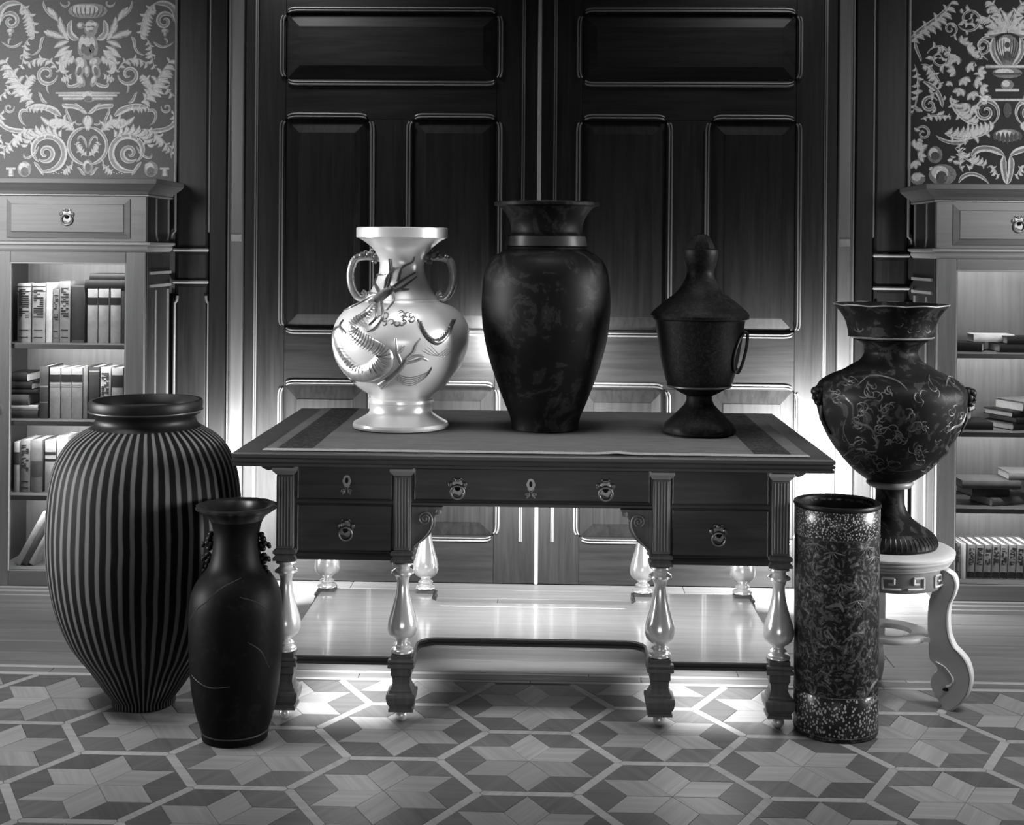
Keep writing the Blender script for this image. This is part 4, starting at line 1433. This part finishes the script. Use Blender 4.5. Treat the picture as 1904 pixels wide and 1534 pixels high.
class Vase:
    def __init__(s, name, loc, label, scale, cu, vb, cat='vase', group=None):
        s.loc, s.s, s.cu, s.vb = Vector(loc), scale, cu, vb
        s.t = thing(name, loc, label, cat, group)

    def tab(s, tab): return [(r_ * s.s, (s.vb - v) * s.s) for r_, v in tab]

    def body(s, name, pr, mat, n=72, **k):
        return part(name, MB().lathe(pr, s.loc, n, **k), mat, s.t, smooth=35, origin=s.loc)

    def on(s, pr, u, v, out=0.0):
        """point on the near side of the body seen at photo position"""
        z = (s.vb - v) * s.s
        x = (u - s.cu) * s.s
        r_ = rad_at(pr, z) + out
        x = max(-r_ * .999, min(r_ * .999, x))
        return Vector((s.loc.x + x, s.loc.y - math.sqrt(max(r_ * r_ - x * x, 0)), s.loc.z + z))

    def relief(s, b, pr, pts, rads, n=8, out=0.0, flat=.6):
        P = smooth_prof([tuple(p) + (q,) for p, q in zip(pts, rads)], 5)
        b.tube([s.on(pr, p[0], p[1], out) for p in P], [max(p[2], .25) * s.s for p in P], n, flat)


# ---- pale dragon vase
dv = Vase('dragon_vase', (-.432, 4.262, CLOTH_Z), 'pale polished two handled vase with a dragon in relief, left on the desk', 1 / 566, 737, 799)
out = dv.tab([(80, 800), (87, 799), (88, 795)]) + smooth_prof(dv.tab([(86, 790), (70, 781), (59, 773), (56.5, 762), (57, 754)])) + dv.tab([(60, 753), (60, 748), (56, 746), (57, 741)]) \
    + smooth_prof(dv.tab([(60, 738), (80, 724), (94, 709), (108, 690), (118, 669), (123.5, 648), (125.5, 628), (121, 608), (109, 590), (93, 577), (72, 569)]), 4) + dv.tab([(70, 566), (67, 565)]) \
    + smooth_prof(dv.tab([(66, 563), (56, 547), (46, 528), (41.5, 510), (42, 492), (53, 472), (70, 458), (80, 452)]), 4) + dv.tab([(84, 451), (84, 434), (82, 432.5), (78, 434)]) + smooth_prof(dv.tab([(60, 450), (40, 470), (30, 495), (30, 520)]), 3)
dbody = dv.body('body', out, M['silver'])
op = [p for p in out[:-14]]
rel = plain('relief_metal', .50, .3, .7, .5, .25, 50)
rel_dark = plain('dark_relief_metal', .20, .35, .7, .5, .3, 50)
b = MB()
dv.relief(b, op, [(697, 572), (684, 590), (667, 603), (664, 618), (684, 632), (708, 644), (722, 660), (706, 682), (670, 690), (644, 672), (628, 645), (622, 622)], [7, 8.5, 9, 10, 11, 13, 17, 20, 19, 16, 11, 5], 12, -.004)
part('dragon_body', b, rel, dv.t, smooth=50, label='coiled scaly dragon body in relief')
b = MB()
for k in range(46):
    t = k / 46
    path = smooth_prof([(697, 572), (684, 590), (667, 603), (664, 618), (684, 632), (708, 644), (722, 660), (706, 682), (670, 690), (644, 672), (628, 645)], 5)
    p = path[int(t * (len(path) - 1))]
    q = path[min(int(t * (len(path) - 1)) + 1, len(path) - 1)]
    nx_, ny_ = -(q[1] - p[1]), q[0] - p[0]
    l_ = math.hypot(nx_, ny_) or 1
    hw_ = 7 + 9 * math.sin(PI * t)
    pts = [(p[0] + nx_ / l_ * e * hw_ + (q[0] - p[0]) * .8 * (1 - abs(e)), p[1] + ny_ / l_ * e * hw_ + (q[1] - p[1]) * .8 * (1 - abs(e))) for e in (-.85, -.3, .3, .85)]
    dv.relief(b, op, pts, [.8, 1.1, 1.1, .8], 5, .021 * math.sin(PI * t) + .004)
part('dragon_scales', b, rel_dark, dv.t, smooth=50, kind='stuff')
b = MB()
dv.relief(b, op, [(778, 596), (786, 612), (797, 628), (812, 636), (826, 624), (834, 606), (840, 598)], [2, 4, 5, 5.5, 5, 4, 1.5], 8)
for u, v in smooth_prof([(784, 604), (797, 628), (812, 636), (826, 624), (836, 602)], 5):
    q = dv.on(op, u, v - 4, .006)
    b.ball(q, .0035, .0035, .0035, 6)
part('dragon_tail', b, rel_dark, dv.t, smooth=50, kind='stuff')
b = MB()
dv.relief(b, op, [(708, 715), (728, 700), (748, 682), (760, 664)], [5, 5, 5, 4])
for pts in ([(752, 676), (744, 656), (742, 640), (741, 628)], [(760, 664), (772, 652), (776, 640), (784, 628)], [(756, 672), (775, 668), (786, 664), (796, 668)], [(764, 664), (778, 658), (790, 660)], [(744, 654), (752, 648), (756, 640)], [(728, 700), (716, 716), (710, 722)]):
    dv.relief(b, op, pts, [3.4, 3, 2.4, 1.6][:len(pts)])
part('dragon_claw', b, rel, dv.t, smooth=50)
b = MB()
dv.relief(b, op, [(690, 572), (704, 562), (716, 552), (726, 545)], [9, 11, 10, 5], 10)
for pts in ([(720, 548), (738, 532), (766, 514)], [(724, 552), (745, 540), (768, 522)], [(716, 545), (720, 520), (718, 490)], [(712, 548), (714, 525), (728, 505)], [(704, 560), (690, 556), (660, 574), (630, 586)], [(700, 556), (672, 552), (656, 560)],
            [(708, 566), (716, 590), (704, 610), (690, 618)], [(700, 570), (704, 592), (692, 606)], [(735, 530), (742, 506), (760, 496), (764, 486)], [(702, 552), (684, 524), (710, 518)], [(728, 548), (730, 565), (722, 580)], [(720, 540), (740, 545), (756, 544)]):
    dv.relief(b, op, pts, [3.2, 2.4, 1.6, 1.2][:len(pts)], 6, .003)
part('dragon_head', b, rel_dark, dv.t, smooth=50, label='dark dragon head with horns and whiskers')
b = MB()
rc = random.Random(3)
for k in range(16):
    u, v = 706 + rc.uniform(0, 62), 586 + rc.uniform(0, 18)
    sp3 = spiral(u, v, rc.uniform(4, 8), .8, rc.uniform(0, 360), rc.choice((-1, 1)), 6, .4)
    dv.relief(b, op, sp3, [.6, 1.2, 1.6, 1.6, 1.2, .6], 5, .0)
for k in range(5):
    dv.relief(b, op, [(738, 690 + k * 3), (762, 699 + k * 4), (790, 692 + k * 2), (802, 680 + k)], [.5, .8, .8, .4], 5)
for k in range(4):
    dv.relief(b, op, [(786 + k * 5, 650 - k * 3), (808 + k * 4, 660 + k), (828 + k * 2, 648 + k * 2)], [.4, .8, .4], 5)
for pts in ([(626, 688), (640, 702), (650, 720), (662, 734)], [(634, 700), (648, 704), (660, 714)], [(638, 712), (640, 724), (650, 736)], [(646, 692), (664, 698), (672, 708)], [(612, 640), (618, 622), (632, 612), (640, 622)], [(640, 600), (634, 612), (648, 622)]):
    dv.relief(b, op, pts, [2.2, 3, 2.4, 1][:len(pts)], 6, .001)
part('cloud_relief', b, rel_dark, dv.t, smooth=50, kind='stuff')
for s in (-1, 1):
    b = MB()
    pth = smooth_prof([(.072, .548), (.110, .553), (.150, .545), (.165, .515), (.168, .480), (.160, .445), (.142, .420), (.124, .418), (.120, .430), (.130, .438)], 4)
    b.tube([(dv.loc.x + s * x, dv.loc.y, dv.loc.z + z) for x, z in pth], [.013 if i < len(pth) * .8 else .010 for i in range(len(pth))], 12)
    h = part('handle', b, rel, dv.t, smooth=60, label='curled handle springing from a beast head')
    b = MB()
    for x, z, r_ in ((.082, .553, .018), (.105, .558, .017), (.128, .556, .015), (.148, .550, .012), (.118, .568, .007), (.098, .572, .008), (.158, .538, .009), (.09, .536, .010)):
        b.ball((dv.loc.x + s * x, dv.loc.y - .004, dv.loc.z + z), r_, r_ * .9, r_ * .8, 10)
    part('beast_head', b, rel_dark, h, smooth=60)

# ---- large dark vase
mv = Vase('baluster_vase', (.038, 4.262, CLOTH_Z), 'large black shouldered vase with flared mouth, middle of the desk', 1 / 571, 1013.5, 801)
out = mv.tab([(58, 801), (63, 800.5), (63, 788)]) + smooth_prof(mv.tab([(66, 776), (72, 763), (82, 738), (93, 708), (103, 678), (111, 648), (117, 614), (119.5, 580), (118.5, 545), (115, 515), (108, 496), (97, 483), (78, 472)]), 3) + mv.tab([(73, 469), (72, 466), (75, 464), (71, 444), (68, 442)]) \
    + smooth_prof(mv.tab([(66, 438), (67, 424), (73, 409), (83, 395), (90, 390)]), 3) + mv.tab([(97, 389), (97.5, 384), (96, 382), (88, 384)]) + smooth_prof(mv.tab([(70, 400), (56, 425), (58, 460)]), 3)
mv.body('body', out, M['mid_vase'])
b = MB().lathe(mv.tab([(75.6, 463), (72.4, 446), (72, 446), (74.8, 463)]), mv.loc, 72)
part('neck_band', b, plain('neck_band_glaze', .035, .3), mv.t, smooth=40)

# ---- covered goblet
gv = Vase('covered_goblet', (.528, 4.19, CLOTH_Z), 'black textured covered goblet with pointed lid on the right of the desk', 1 / 579, 1308, 811, 'goblet')
out = [(r_ * gv.s, (gv.vb - v) * gv.s, l_) for r_, v, l_ in ((60, 811, 1), (64, 808, 1), (64.5, 801, 1), (60, 792, .8), (49, 781, .5), (37, 769, .2), (28, 759, 0), (23.5, 750, 0), (24, 742, 0), (34, 737, 0), (46, 730, 0), (58, 722, 0), (61, 716, 0), (66, 698, 0), (72, 672, 0), (77, 640, 0), (81, 612, 0), (83, 601, 0))]
gv.body('cup', out, M['goblet'], n=72, lobes=6, amp=.06)
lid = gv.tab([(84, 602), (89, 600), (90.5, 594)]) + smooth_prof(gv.tab([(87, 588), (77, 579), (63, 567), (45, 553), (32, 536), (25, 520), (25.5, 510), (30, 496), (33, 480)]), 3) + gv.tab([(32, 474), (29, 472)])
gv.body('lid', lid, M['goblet'])
b = MB().lathe(gv.tab([(27, 472), (26, 468), (18, 452), (12, 446), (6, 444)]), gv.loc, 6)
part('finial', b, M['goblet'], gv.t, smooth=20, label='faceted knob of the lid')
b = MB()
b.lathe(gv.tab([(56, 726.5), (60, 724.5), (60, 722.5), (56, 721)]), gv.loc, 48)
part('rim_ring', b, plain('goblet_ring', .05, .35), gv.t, smooth=40)
b = MB()
b.tube([gv.on(lid[:1] + out[::-1] if 0 else [(p[0], p[1]) for p in out], u, v, .004) for u, v in smooth_prof([(1390, 624), (1376, 634), (1366, 658), (1364, 680), (1368, 695), (1374, 690)], 5)], .004, 8)
b.tube([(gv.loc.x + x * gv.s, gv.loc.y - .01, gv.loc.z + z * gv.s) for x, z in smooth_prof([(74, 188), (86, 184), (85, 160), (78, 130), (70, 112), (64, 118)], 5)], .005, 8)
part('handle', b, plain('goblet_handle', .03, .4), gv.t, smooth=60, label='slender looped side handle')

# ---- big striped jar on the floor
jv = Vase('striped_jar', (-1.183, 3.985, 0), 'huge dark jar with narrow vertical stripes standing at the left', 1 / 612, 252, 1321, 'jar')
out = jv.tab([(55, 1321), (58, 1319), (58, 1310)]) + smooth_prof(jv.tab([(60, 1306), (75, 1286), (89, 1265), (104, 1243), (120, 1222), (139, 1192), (158, 1145), (170, 1095), (177, 1040), (178, 990), (176, 945), (171, 900), (160, 862), (140, 830), (117, 812), (101, 803)]), 3)
jv.body('body', out, M['stripes'], n=96)
b = MB().lathe(jv.tab([(60.5, 1311), (57, 1321), (50, 1321), (50, 1311)])[:2] + jv.tab([(58.2, 1321), (50, 1321)]), jv.loc, 64)
neck = jv.tab([(105, 806)]) + smooth_prof(jv.tab([(98, 801), (93, 794), (92, 786), (95, 779)]), 3) + jv.tab([(100, 778), (103, 772), (104, 757), (102, 753), (96, 753)]) + smooth_prof(jv.tab([(88, 765), (84, 785), (100, 815), (140, 850)]), 3)
jv.body('neck', neck, M['black_glaze'], n=80)
b = MB().lathe(jv.tab([(60.4, 1290 + 14), (64, 1300), (76.5, 1283), (75.5, 1283), (60, 1303)]), jv.loc, 64)
part('foot_glaze', b, M['black_glaze'], jv.t, smooth=40)
b = MB().lathe(jv.tab([(103.8, 774), (105, 772.5), (104.6, 771)]), jv.loc, 72)
part('lip_line', b, plain('lip_line_glaze', .04, .3), jv.t, smooth=40)

# ---- small vase with lion handles in front of it
sv = Vase('lion_handle_vase', (-.838, 3.722, 0), 'slim black floor vase with scalloped lip and knobbly handles, before the striped jar', 1 / 650, 430, 1378)
out = sv.tab([(56, 1378), (60, 1377), (61, 1364)]) + smooth_prof(sv.tab([(63, 1357), (68, 1342), (75, 1315), (80, 1285), (83.5, 1245), (85.5, 1195), (85.5, 1150), (83.5, 1120), (77, 1098), (66, 1080), (53, 1064), (46, 1045), (42.5, 1020), (42, 1000), (45, 984), (49, 974)]), 3)
sv.body('body', out, M['small_vase'])
lip = [(r_ * sv.s, (sv.vb - v) * sv.s, a_) for r_, v, a_ in ((49, 974, 0), (53, 967, .4), (66, 957, 1), (71.5, 953, 1), (72.5, 949, 1), (69, 947, 1), (62, 948, .5), (56, 952, 0), (48, 968, 0), (40, 985, 0), (36, 1010, 0), (38, 1040, 0))]
part('scalloped_lip', MB().lathe(lip, sv.loc, 96, lobes=14, amp=.05), plain('lip_glaze', .016, .3), sv.t, smooth=40, origin=sv.loc)
b = MB().lathe(sv.tab([(61.5, 1364), (62.6, 1363), (62.4, 1361)]), sv.loc, 64)
part('foot_line', b, plain('foot_line_glaze', .04, .4), sv.t, smooth=40)
for s in (-1, 1):
    b = MB()
    for u, v, r_ in ((47, 1002, 6), (50, 1010, 6.5), (52, 1018, 7), (60, 1020, 5), (62, 1024, 4), (50, 1028, 6), (52, 1040, 6), (59, 1046, 5.5), (62, 1049, 3.5), (52, 1052, 6), (55, 1062, 4.5), (60, 1070, 4), (47, 1020, 7), (48, 1045, 6)):
        b.ball((sv.loc.x + s * u * sv.s, sv.loc.y - .004, (sv.vb - v) * sv.s), r_ * sv.s, r_ * sv.s, r_ * sv.s * .9, 10)
    part('lion_handle', b, M['black_glaze'], sv.t, smooth=60, label='lumpy crouching lion handle')
# faint raised sprays on body
M['glaze_line'] = plain('glaze_line', .03, .4)
for (u0, v0, u1, v1, u2, v2) in ((392, 1110, 420, 1085, 452, 1070), (356, 1150, 380, 1120, 402, 1105), (455, 1100, 480, 1110, 500, 1128), (360, 1250, 400, 1262, 440, 1258), (470, 1180, 490, 1200, 502, 1235)):
    b = MB()
    sv.relief(b, out, [(u0, v0), (u1, v1), (u2, v2)], [.8, 1.4, .6], 5)
    part('glaze_line', b, M['glaze_line'], sv.t, smooth=60)

# ---- tall majolica vase on its stand
ST = (1.121, 4.150)
TZ = .4808
tv = Vase('majolica_vase', (ST[0], ST[1], TZ), 'tall dark painted vase with scalloped mouth and mask handles on the small stand', 1 / 587, 1656, 1011)
base = tv.tab([(78, 1011), (84, 1010), (86, 1006)]) + smooth_prof(tv.tab([(85, 1000), (80, 992), (74, 986)]), 3) + tv.tab([(72, 984)]) + smooth_prof(tv.tab([(70, 981), (58, 974), (42, 962), (31, 948), (26, 930), (25, 912), (28, 904)]), 3) + tv.tab([(36, 902), (40, 898), (40, 893)])
tv.body('foot', base, M['tall_vase'])
b = MB()
for k in range(56):
    t = 2 * PI * k / 56
    c, q = math.cos(t), math.sin(t)
    b.tube([(tv.loc.x + r_ * tv.s * c, tv.loc.y + r_ * tv.s * q, TZ + (1011 - v) * tv.s) for r_, v in ((85.5, 1005), (85, 999), (80, 991), (74.5, 985.5))], .0022, 5)
part('foot_gadroons', b, plain('gadroon_glaze', .03, .35), tv.t, smooth=60, kind='stuff')
bod = smooth_prof(tv.tab([(38, 893), (50, 886), (72, 868), (97, 838), (116, 808), (128, 778), (134, 748), (134.5, 728), (126, 712), (107, 700), (86, 691), (72, 682), (56, 672), (49, 662), (48, 654), (53, 645), (66, 634)]), 4)
neck = tv.tab([(72, 631), (76, 628)]) + smooth_prof(tv.tab([(77, 622), (81, 600), (90, 582), (98, 572)]), 3)
rim = tv.tab([(70, 625)]) + neck
tv.body('body', bod, M['tall_vase'])
mouth = [(r_, z, 0 if i < 4 else min(1, (i - 4) / 6)) for i, (r_, z) in enumerate(rim)] + [(r_ * tv.s, (1011 - v) * tv.s, 1) for r_, v in ((100, 569), (99, 567.5), (95, 569))] + [(r_ * tv.s, (1011 - v) * tv.s, 0) for r_, v in ((80, 590), (68, 612), (50, 640), (42, 655))]
part('mouth', MB().lathe(mouth, tv.loc, 96, lobes=10, amp=.045), M['tall_vase'], tv.t, smooth=40, origin=tv.loc)
M['edging'] = plain('edging_glaze', .22, .35)
scal = [2 * PI * j / 96 for j in range(97)]
part('mouth_edging', MB().tube([(tv.loc.x + 100 * tv.s * (1 + .045 * abs(math.cos(5 * t))) * math.cos(t), tv.loc.y + 100 * tv.s * (1 + .045 * abs(math.cos(5 * t))) * math.sin(t), TZ + (1011 - 568 - 2.2 * (1 - abs(math.cos(5 * t)))) * tv.s) for t in scal], .0022, 6), M['edging'], tv.t, smooth=60, label='pale scalloped edging')
part('neck_edging', MB().lathe(tv.tab([(75.5, 630), (77.5, 628), (76, 626)]), tv.loc, 64), M['edging'], tv.t, smooth=60)
part('stem_ring', MB().lathe(tv.tab([(36, 904), (42, 899), (43, 895), (39, 891)]), tv.loc, 64), M['edging'], tv.t, smooth=60)
orn = plain('painted_scroll_glaze', .065, .4, 0, .5, .5, 20)
b = MB()
for pts, r_ in (([(1546, 748), (1552, 730), (1566, 742), (1570, 770), (1592, 778), (1606, 800), (1608, 822), (1590, 826)], 3.2), ([(1566, 852), (1574, 828), (1590, 822), (1604, 836)], 3), ([(1572, 712), (1602, 694), (1640, 700), (1656, 725), (1662, 750)], 2), ([(1720, 730), (1730, 708), (1752, 698), (1770, 712)], 2.4),
                ([(1560, 760), (1556, 790), (1570, 820), (1600, 866)], 2), ([(1728, 790), (1742, 780), (1764, 776), (1776, 760)], 3.6), ([(1738, 795), (1732, 815), (1742, 830), (1728, 845)], 4.2), ([(1752, 790), (1748, 812), (1756, 822)], 3.6), ([(1640, 820), (1650, 836), (1670, 830), (1672, 812), (1660, 808)], 1.4), ([(1700, 770), (1712, 786), (1726, 776)], 2),
                ([(1618, 846), (1645, 862), (1690, 856), (1710, 840)], 1.3), ([(1580, 800), (1560, 812), (1556, 790)], 1.8), ([(1700, 812), (1712, 820), (1724, 808)], 1.4)):
    tv.relief(b, bod, pts, [1.25 * r_ * (.6 if i in (0, len(pts) - 1) else 1) for i in range(len(pts))], 8, -.002, .25)
rnd = random.Random(5)
for k in range(64):
    u, v = rnd.uniform(1540, 1772), rnd.uniform(700, 880)
    z_ = (1011 - v) * tv.s
    if abs(u - 1656) * tv.s > rad_at(bod, z_) * .93: continue
    r_ = rnd.uniform(5, 12)
    sp2 = spiral(u, v, r_, rnd.uniform(.6, 1.2), rnd.uniform(0, 360), rnd.choice((-1, 1)), 7, .3)
    tv.relief(b, bod, sp2, [.5 + .9 * math.sin(PI * i / 6) for i in range(7)], 5, -.0004, .4)
    for q in range(2): 
        an = rnd.uniform(0, 2 * PI)
        tv.relief(b, bod, [(u, v), (u + r_ * math.cos(an), v + r_ * math.sin(an)), (u + 1.7 * r_ * math.cos(an + .5), v + 1.7 * r_ * math.sin(an + .5))], [.4, 1.8, .3], 5, -.0004, .3)
for k in range(26):
    u, v = rnd.uniform(1585, 1725), rnd.uniform(576, 618)
    sp2 = spiral(u, v, rnd.uniform(4, 9), .8, rnd.uniform(0, 360), rnd.choice((-1, 1)), 6, .3)
    tv.relief(b, neck, sp2, [.5, 1, 1.2, 1.2, 1, .5], 5, -.0004, .4)
part('painted_scrolls', b, orn, tv.t, smooth=60, kind='stuff')
for s in (-1, 1):
    b = MB()
    x = tv.loc.x + s * 134 * tv.s
    zc = TZ + (1011 - 735) * tv.s
    yq = tv.loc.y - .03
    b.ball((x, yq, zc), .022, .028, .032, 12)
    b.ball((x + s * .010, yq - .006, zc + .012), .018, .022, .016, 10)
    b.ball((x + s * .016, yq - .012, zc - .006), .010, .012, .010, 8)
    b.ball((x + s * .004, yq - .014, zc - .022), .014, .014, .010, 8)
    b.tube([(x - s * .010, yq - .005, zc - .025), (x - s * .006, yq - .01, zc - .07), (x - s * .030, yq - .02, zc - .12)], [.010, .008, .004], 8)
    part('mask_handle', b, M['black_glaze'], tv.t, smooth=60, label='dark mask shaped handle')

# ---- three legged stand
stand = thing('pedestal_stand', (ST[0], ST[1], 0), 'pale round three legged stand with fret carved apron under the tall vase', 'stand')
sp_ = plain('stand_pale_wood', .52, .4, 0, .5, .12, 8)
sg_ = plain('stand_grey_side', .46, .45, 0, .4, .1, 8)
sd_ = plain('stand_apron_wood', .22, .45, 0, .4, .12, 12)
sw_ = plain('stand_inlay', .72, .4, 0, .4, .05, 12)
stand.scale = (1, 1, .9733)
s_ = 1 / 591
part('round_top', MB().lathe([(r_ * s_, z) for r_, z in ((100, .440), (103, .443), (107, .446), (105, .450), (110, .453), (111, .458), (108, .461), (114, .464), (116, .470), (113, .475), (117, .478), (117, .484), (112, .489), (104, .491), (90, .4935))], (ST[0], ST[1], 0), 72), sp_, stand, smooth=25)
part('apron', MB().lathe([(r_ * s_, z) for r_, z in ((88, .378), (96, .378), (98, .385), (98, .439), (88, .439))], (ST[0], ST[1], 0), 48, cap0=False, cap1=False), sd_, stand, smooth=40)
b = MB()
ra = 98.8 * s_


def on_apron(a_, z): return (ST[0] + ra * math.cos(a_), ST[1] + ra * math.sin(a_), z)


for k in range(12):
    a0 = 2 * PI * k / 12 + .08
    b = MB()
    for key in ([(0, .392), (.32, .392), (.32, .426), (.12, .426), (.12, .408), (.22, .408)],):
        P = [(a0 + (u if k % 2 else .40 - u), z) for u, z in key]
        for (u0, z0), (u1, z1) in zip(P, P[1:]):
            n = 5
            b.tube([on_apron(u0 + (u1 - u0) * i / (n - 1), z0 + (z1 - z0) * i / (n - 1)) for i in range(n)], .0038, 4)
    part('greek_fret', b, sw_, stand, label='white angular fret inlay')
LEG_ANGLES = (R(-30), R(88), R(204))
prof_o = [(.172, .44), (.196, .425), (.204, .395), (.196, .360), (.184, .330), (.180, .290), (.184, .240), (.198, .205), (.214, .190), (.236, .165), (.248, .130), (.249, .095), (.240, .060), (.222, .030), (.200, .008), (.188, .0)]
prof_i = [(.178, .0), (.168, .014), (.155, .030), (.140, .055), (.134, .080), (.140, .104), (.154, .120), (.150, .135), (.132, .150), (.128, .172), (.128, .20), (.124, .245), (.124, .300), (.128, .340), (.138, .375), (.138, .44)]
for k in range(3):
    a_ = LEG_ANGLES[k]
    ca, sa = math.cos(a_), math.sin(a_)

    def pl(r_, o_, z): return (ST[0] + r_ * ca - o_ * sa, ST[1] + r_ * sa + o_ * ca, z)
    poly = smooth_prof(prof_o, 3) + smooth_prof(prof_i, 3)
    lg = part('leg', MB().rings([[pl(r_, o_, z) for r_, z in poly] for o_ in (-.018, .018)]), sg_, stand, bevel=.003, seg=2, label='scrolled cabriole leg')
    b = MB()
    po = smooth_prof(prof_o, 4)
    b.rings([[pl(r_ + .001, .0195, z), pl(r_ + .006, .017, z), pl(r_ + .006, -.017, z), pl(r_ + .001, -.0195, z)] for r_, z in po])
    part('leg_edging', b, sw_, lg, smooth=50)
    b = MB()
    b.tube([pl(r_, -.019, z) for r_, z in smooth_prof([(.150, .148), (.178, .135), (.200, .105), (.196, .085), (.182, .075)], 4)], [.002] * 8 + [.0035] * 9, 6)
    part('leg_carving', b, sw_, lg, smooth=60)
    b = MB().ball(pl(.182, -.018, .066), .012, .004, .006, 10)
    part('leg_eyelet', b, M['black_glaze'], lg, smooth=60)
# open lower ring shelf
b = MB()
lo = [(.070, .205), (.118, .205), (.120, .209), (.120, .217), (.118, .221), (.070, .221), (.070, .205)]
b.lathe(lo, (ST[0], ST[1], 0), 48, cap0=False, cap1=False)
part('lower_ring', b, sp_, stand, smooth=30)
for k in range(3):
    a_ = LEG_ANGLES[k]
    ca, sa = math.cos(a_), math.sin(a_)
    b = MB().rings([[(ST[0] + r_ * ca - o_ * sa, ST[1] + r_ * sa + o_ * ca, z) for o_, z in ((-h_, .206), (h_, .206), (h_, .220), (-h_, .220))] for r_, h_ in ((.115, .03), (.135, .016))])
    part('ring_arm', b, sp_, stand)

# ---- cylinder stand at right
cv = Vase('umbrella_cylinder', (.897, 3.872, 0), 'tall painted cylinder vase with speckled bands before the right stand', 1 / 630, 1564, 1351 + 16, 'vase')
H = (1367 - 946) * cv.s
r0, r1 = 76.5 * cv.s, 77.5 * cv.s


def rr(z): return r0 + (r1 - r0) * z / H


def ringp(z0, z1, d=0.0): return [(rr(z0) + d, z0), (rr(z1) + d, z1)]


zb, zt = 80 * cv.s, 362 * cv.s
cv.body('painted_wall', [(.02, .0), (r0 - .006, .0), (r0 - .001, .004), (r0 - .001, zb)] + [(rr(zb + (zt - zb) * k / 6) - .001, zb + (zt - zb) * k / 6) for k in range(1, 7)] + [(r1 - .001, H - .012), (r1 - .016, H - .012), (r1 - .02, .3)], M['cylinder'], n=80)
for z0, z1, mt, nm in ((.014, zb, 'crackle_big', 'lower_band'), (zt, H - .014, 'crackle', 'upper_band')):
    part(nm, MB().lathe([(rr(z0) - .0008, z0), (rr(z0), z0 + .001), (rr(z1), z1 - .001), (rr(z1) - .0008, z1)], cv.loc, 80, cap0=False, cap1=False), M[mt], cv.t, smooth=40, origin=cv.loc, label='speckled band of the cylinder')
part('rim', MB().lathe([(r1 - .014, H - .02), (r1, H - .014), (r1 + .003, H - .008), (r1 + .001, H - .001), (r1 - .008, H), (r1 - .015, H - .004), (r1 - .017, H - .03), (r1 - .018, .3)], cv.loc, 80, cap0=False, cap1=False), M['black_glaze'], cv.t, smooth=50)
M['band_line'] = plain('band_line_glaze', .05, .3)
for z in (zb, zt, .014):
    b = MB().lathe([(rr(z) - .001, z - .0016), (rr(z) + .0012, z), (rr(z) - .001, z + .0016)], cv.loc, 72)
    part('band_line', b, M['band_line'], cv.t, smooth=40)

# painted birds, bamboo and rocks as low relief
rnd = random.Random(11)
b = MB()
cpr = [(r0, 0), (r1, H)]
for u0, v0 in ((1512, 1012), (1540, 1024), (1604, 1016), (1620, 1035), (1556, 1080), (1585, 1110)):
    for k in range(6):
        an = R(20 + 28 * k + rnd.uniform(-8, 8))
        ln_ = rnd.uniform(14, 26)
        cv.relief(b, cpr, [(u0, v0), (u0 + math.cos(an) * ln_ * .5, v0 + math.sin(an) * ln_ * .5), (u0 + math.cos(an) * ln_, v0 + math.sin(an) * ln_)], [.5, 1.3, .3], 5, 0, .3)
for pts, q in (([(1584, 1125), (1600, 1100), (1602, 1085), (1592, 1072)], 2), ([(1590, 1118), (1618, 1138), (1628, 1160)], 2), ([(1560, 1185), (1580, 1170), (1596, 1182), (1588, 1210), (1574, 1222)], 2.2), ([(1500, 1070), (1512, 1120), (1508, 1180), (1515, 1230)], 1.2), ([(1530, 1125), (1552, 1118), (1560, 1130)], 4), ([(1560, 1092), (1578, 1090)], 4), ([(1532, 1165), (1548, 1185)], 4),
               ([(1600, 1290), (1615, 1270), (1632, 1262)], 3), ([(1604, 1305), (1628, 1296), (1638, 1290)], 3), ([(1522, 1240), (1540, 1246)], 2.5), ([(1618, 1090), (1632, 1120), (1630, 1200), (1622, 1240)], 1.2), ([(1600, 1150), (1612, 1180), (1606, 1225)], 1)):
    cv.relief(b, cpr, pts, [q * (.5 if i in (0, len(pts) - 1) else 1) for i in range(len(pts))], 6, -.0005, .35)
part('painted_birds', b, plain('painted_bird_glaze', .09, .45, 0, .4, .5, 40), cv.t, smooth=60, kind='stuff')
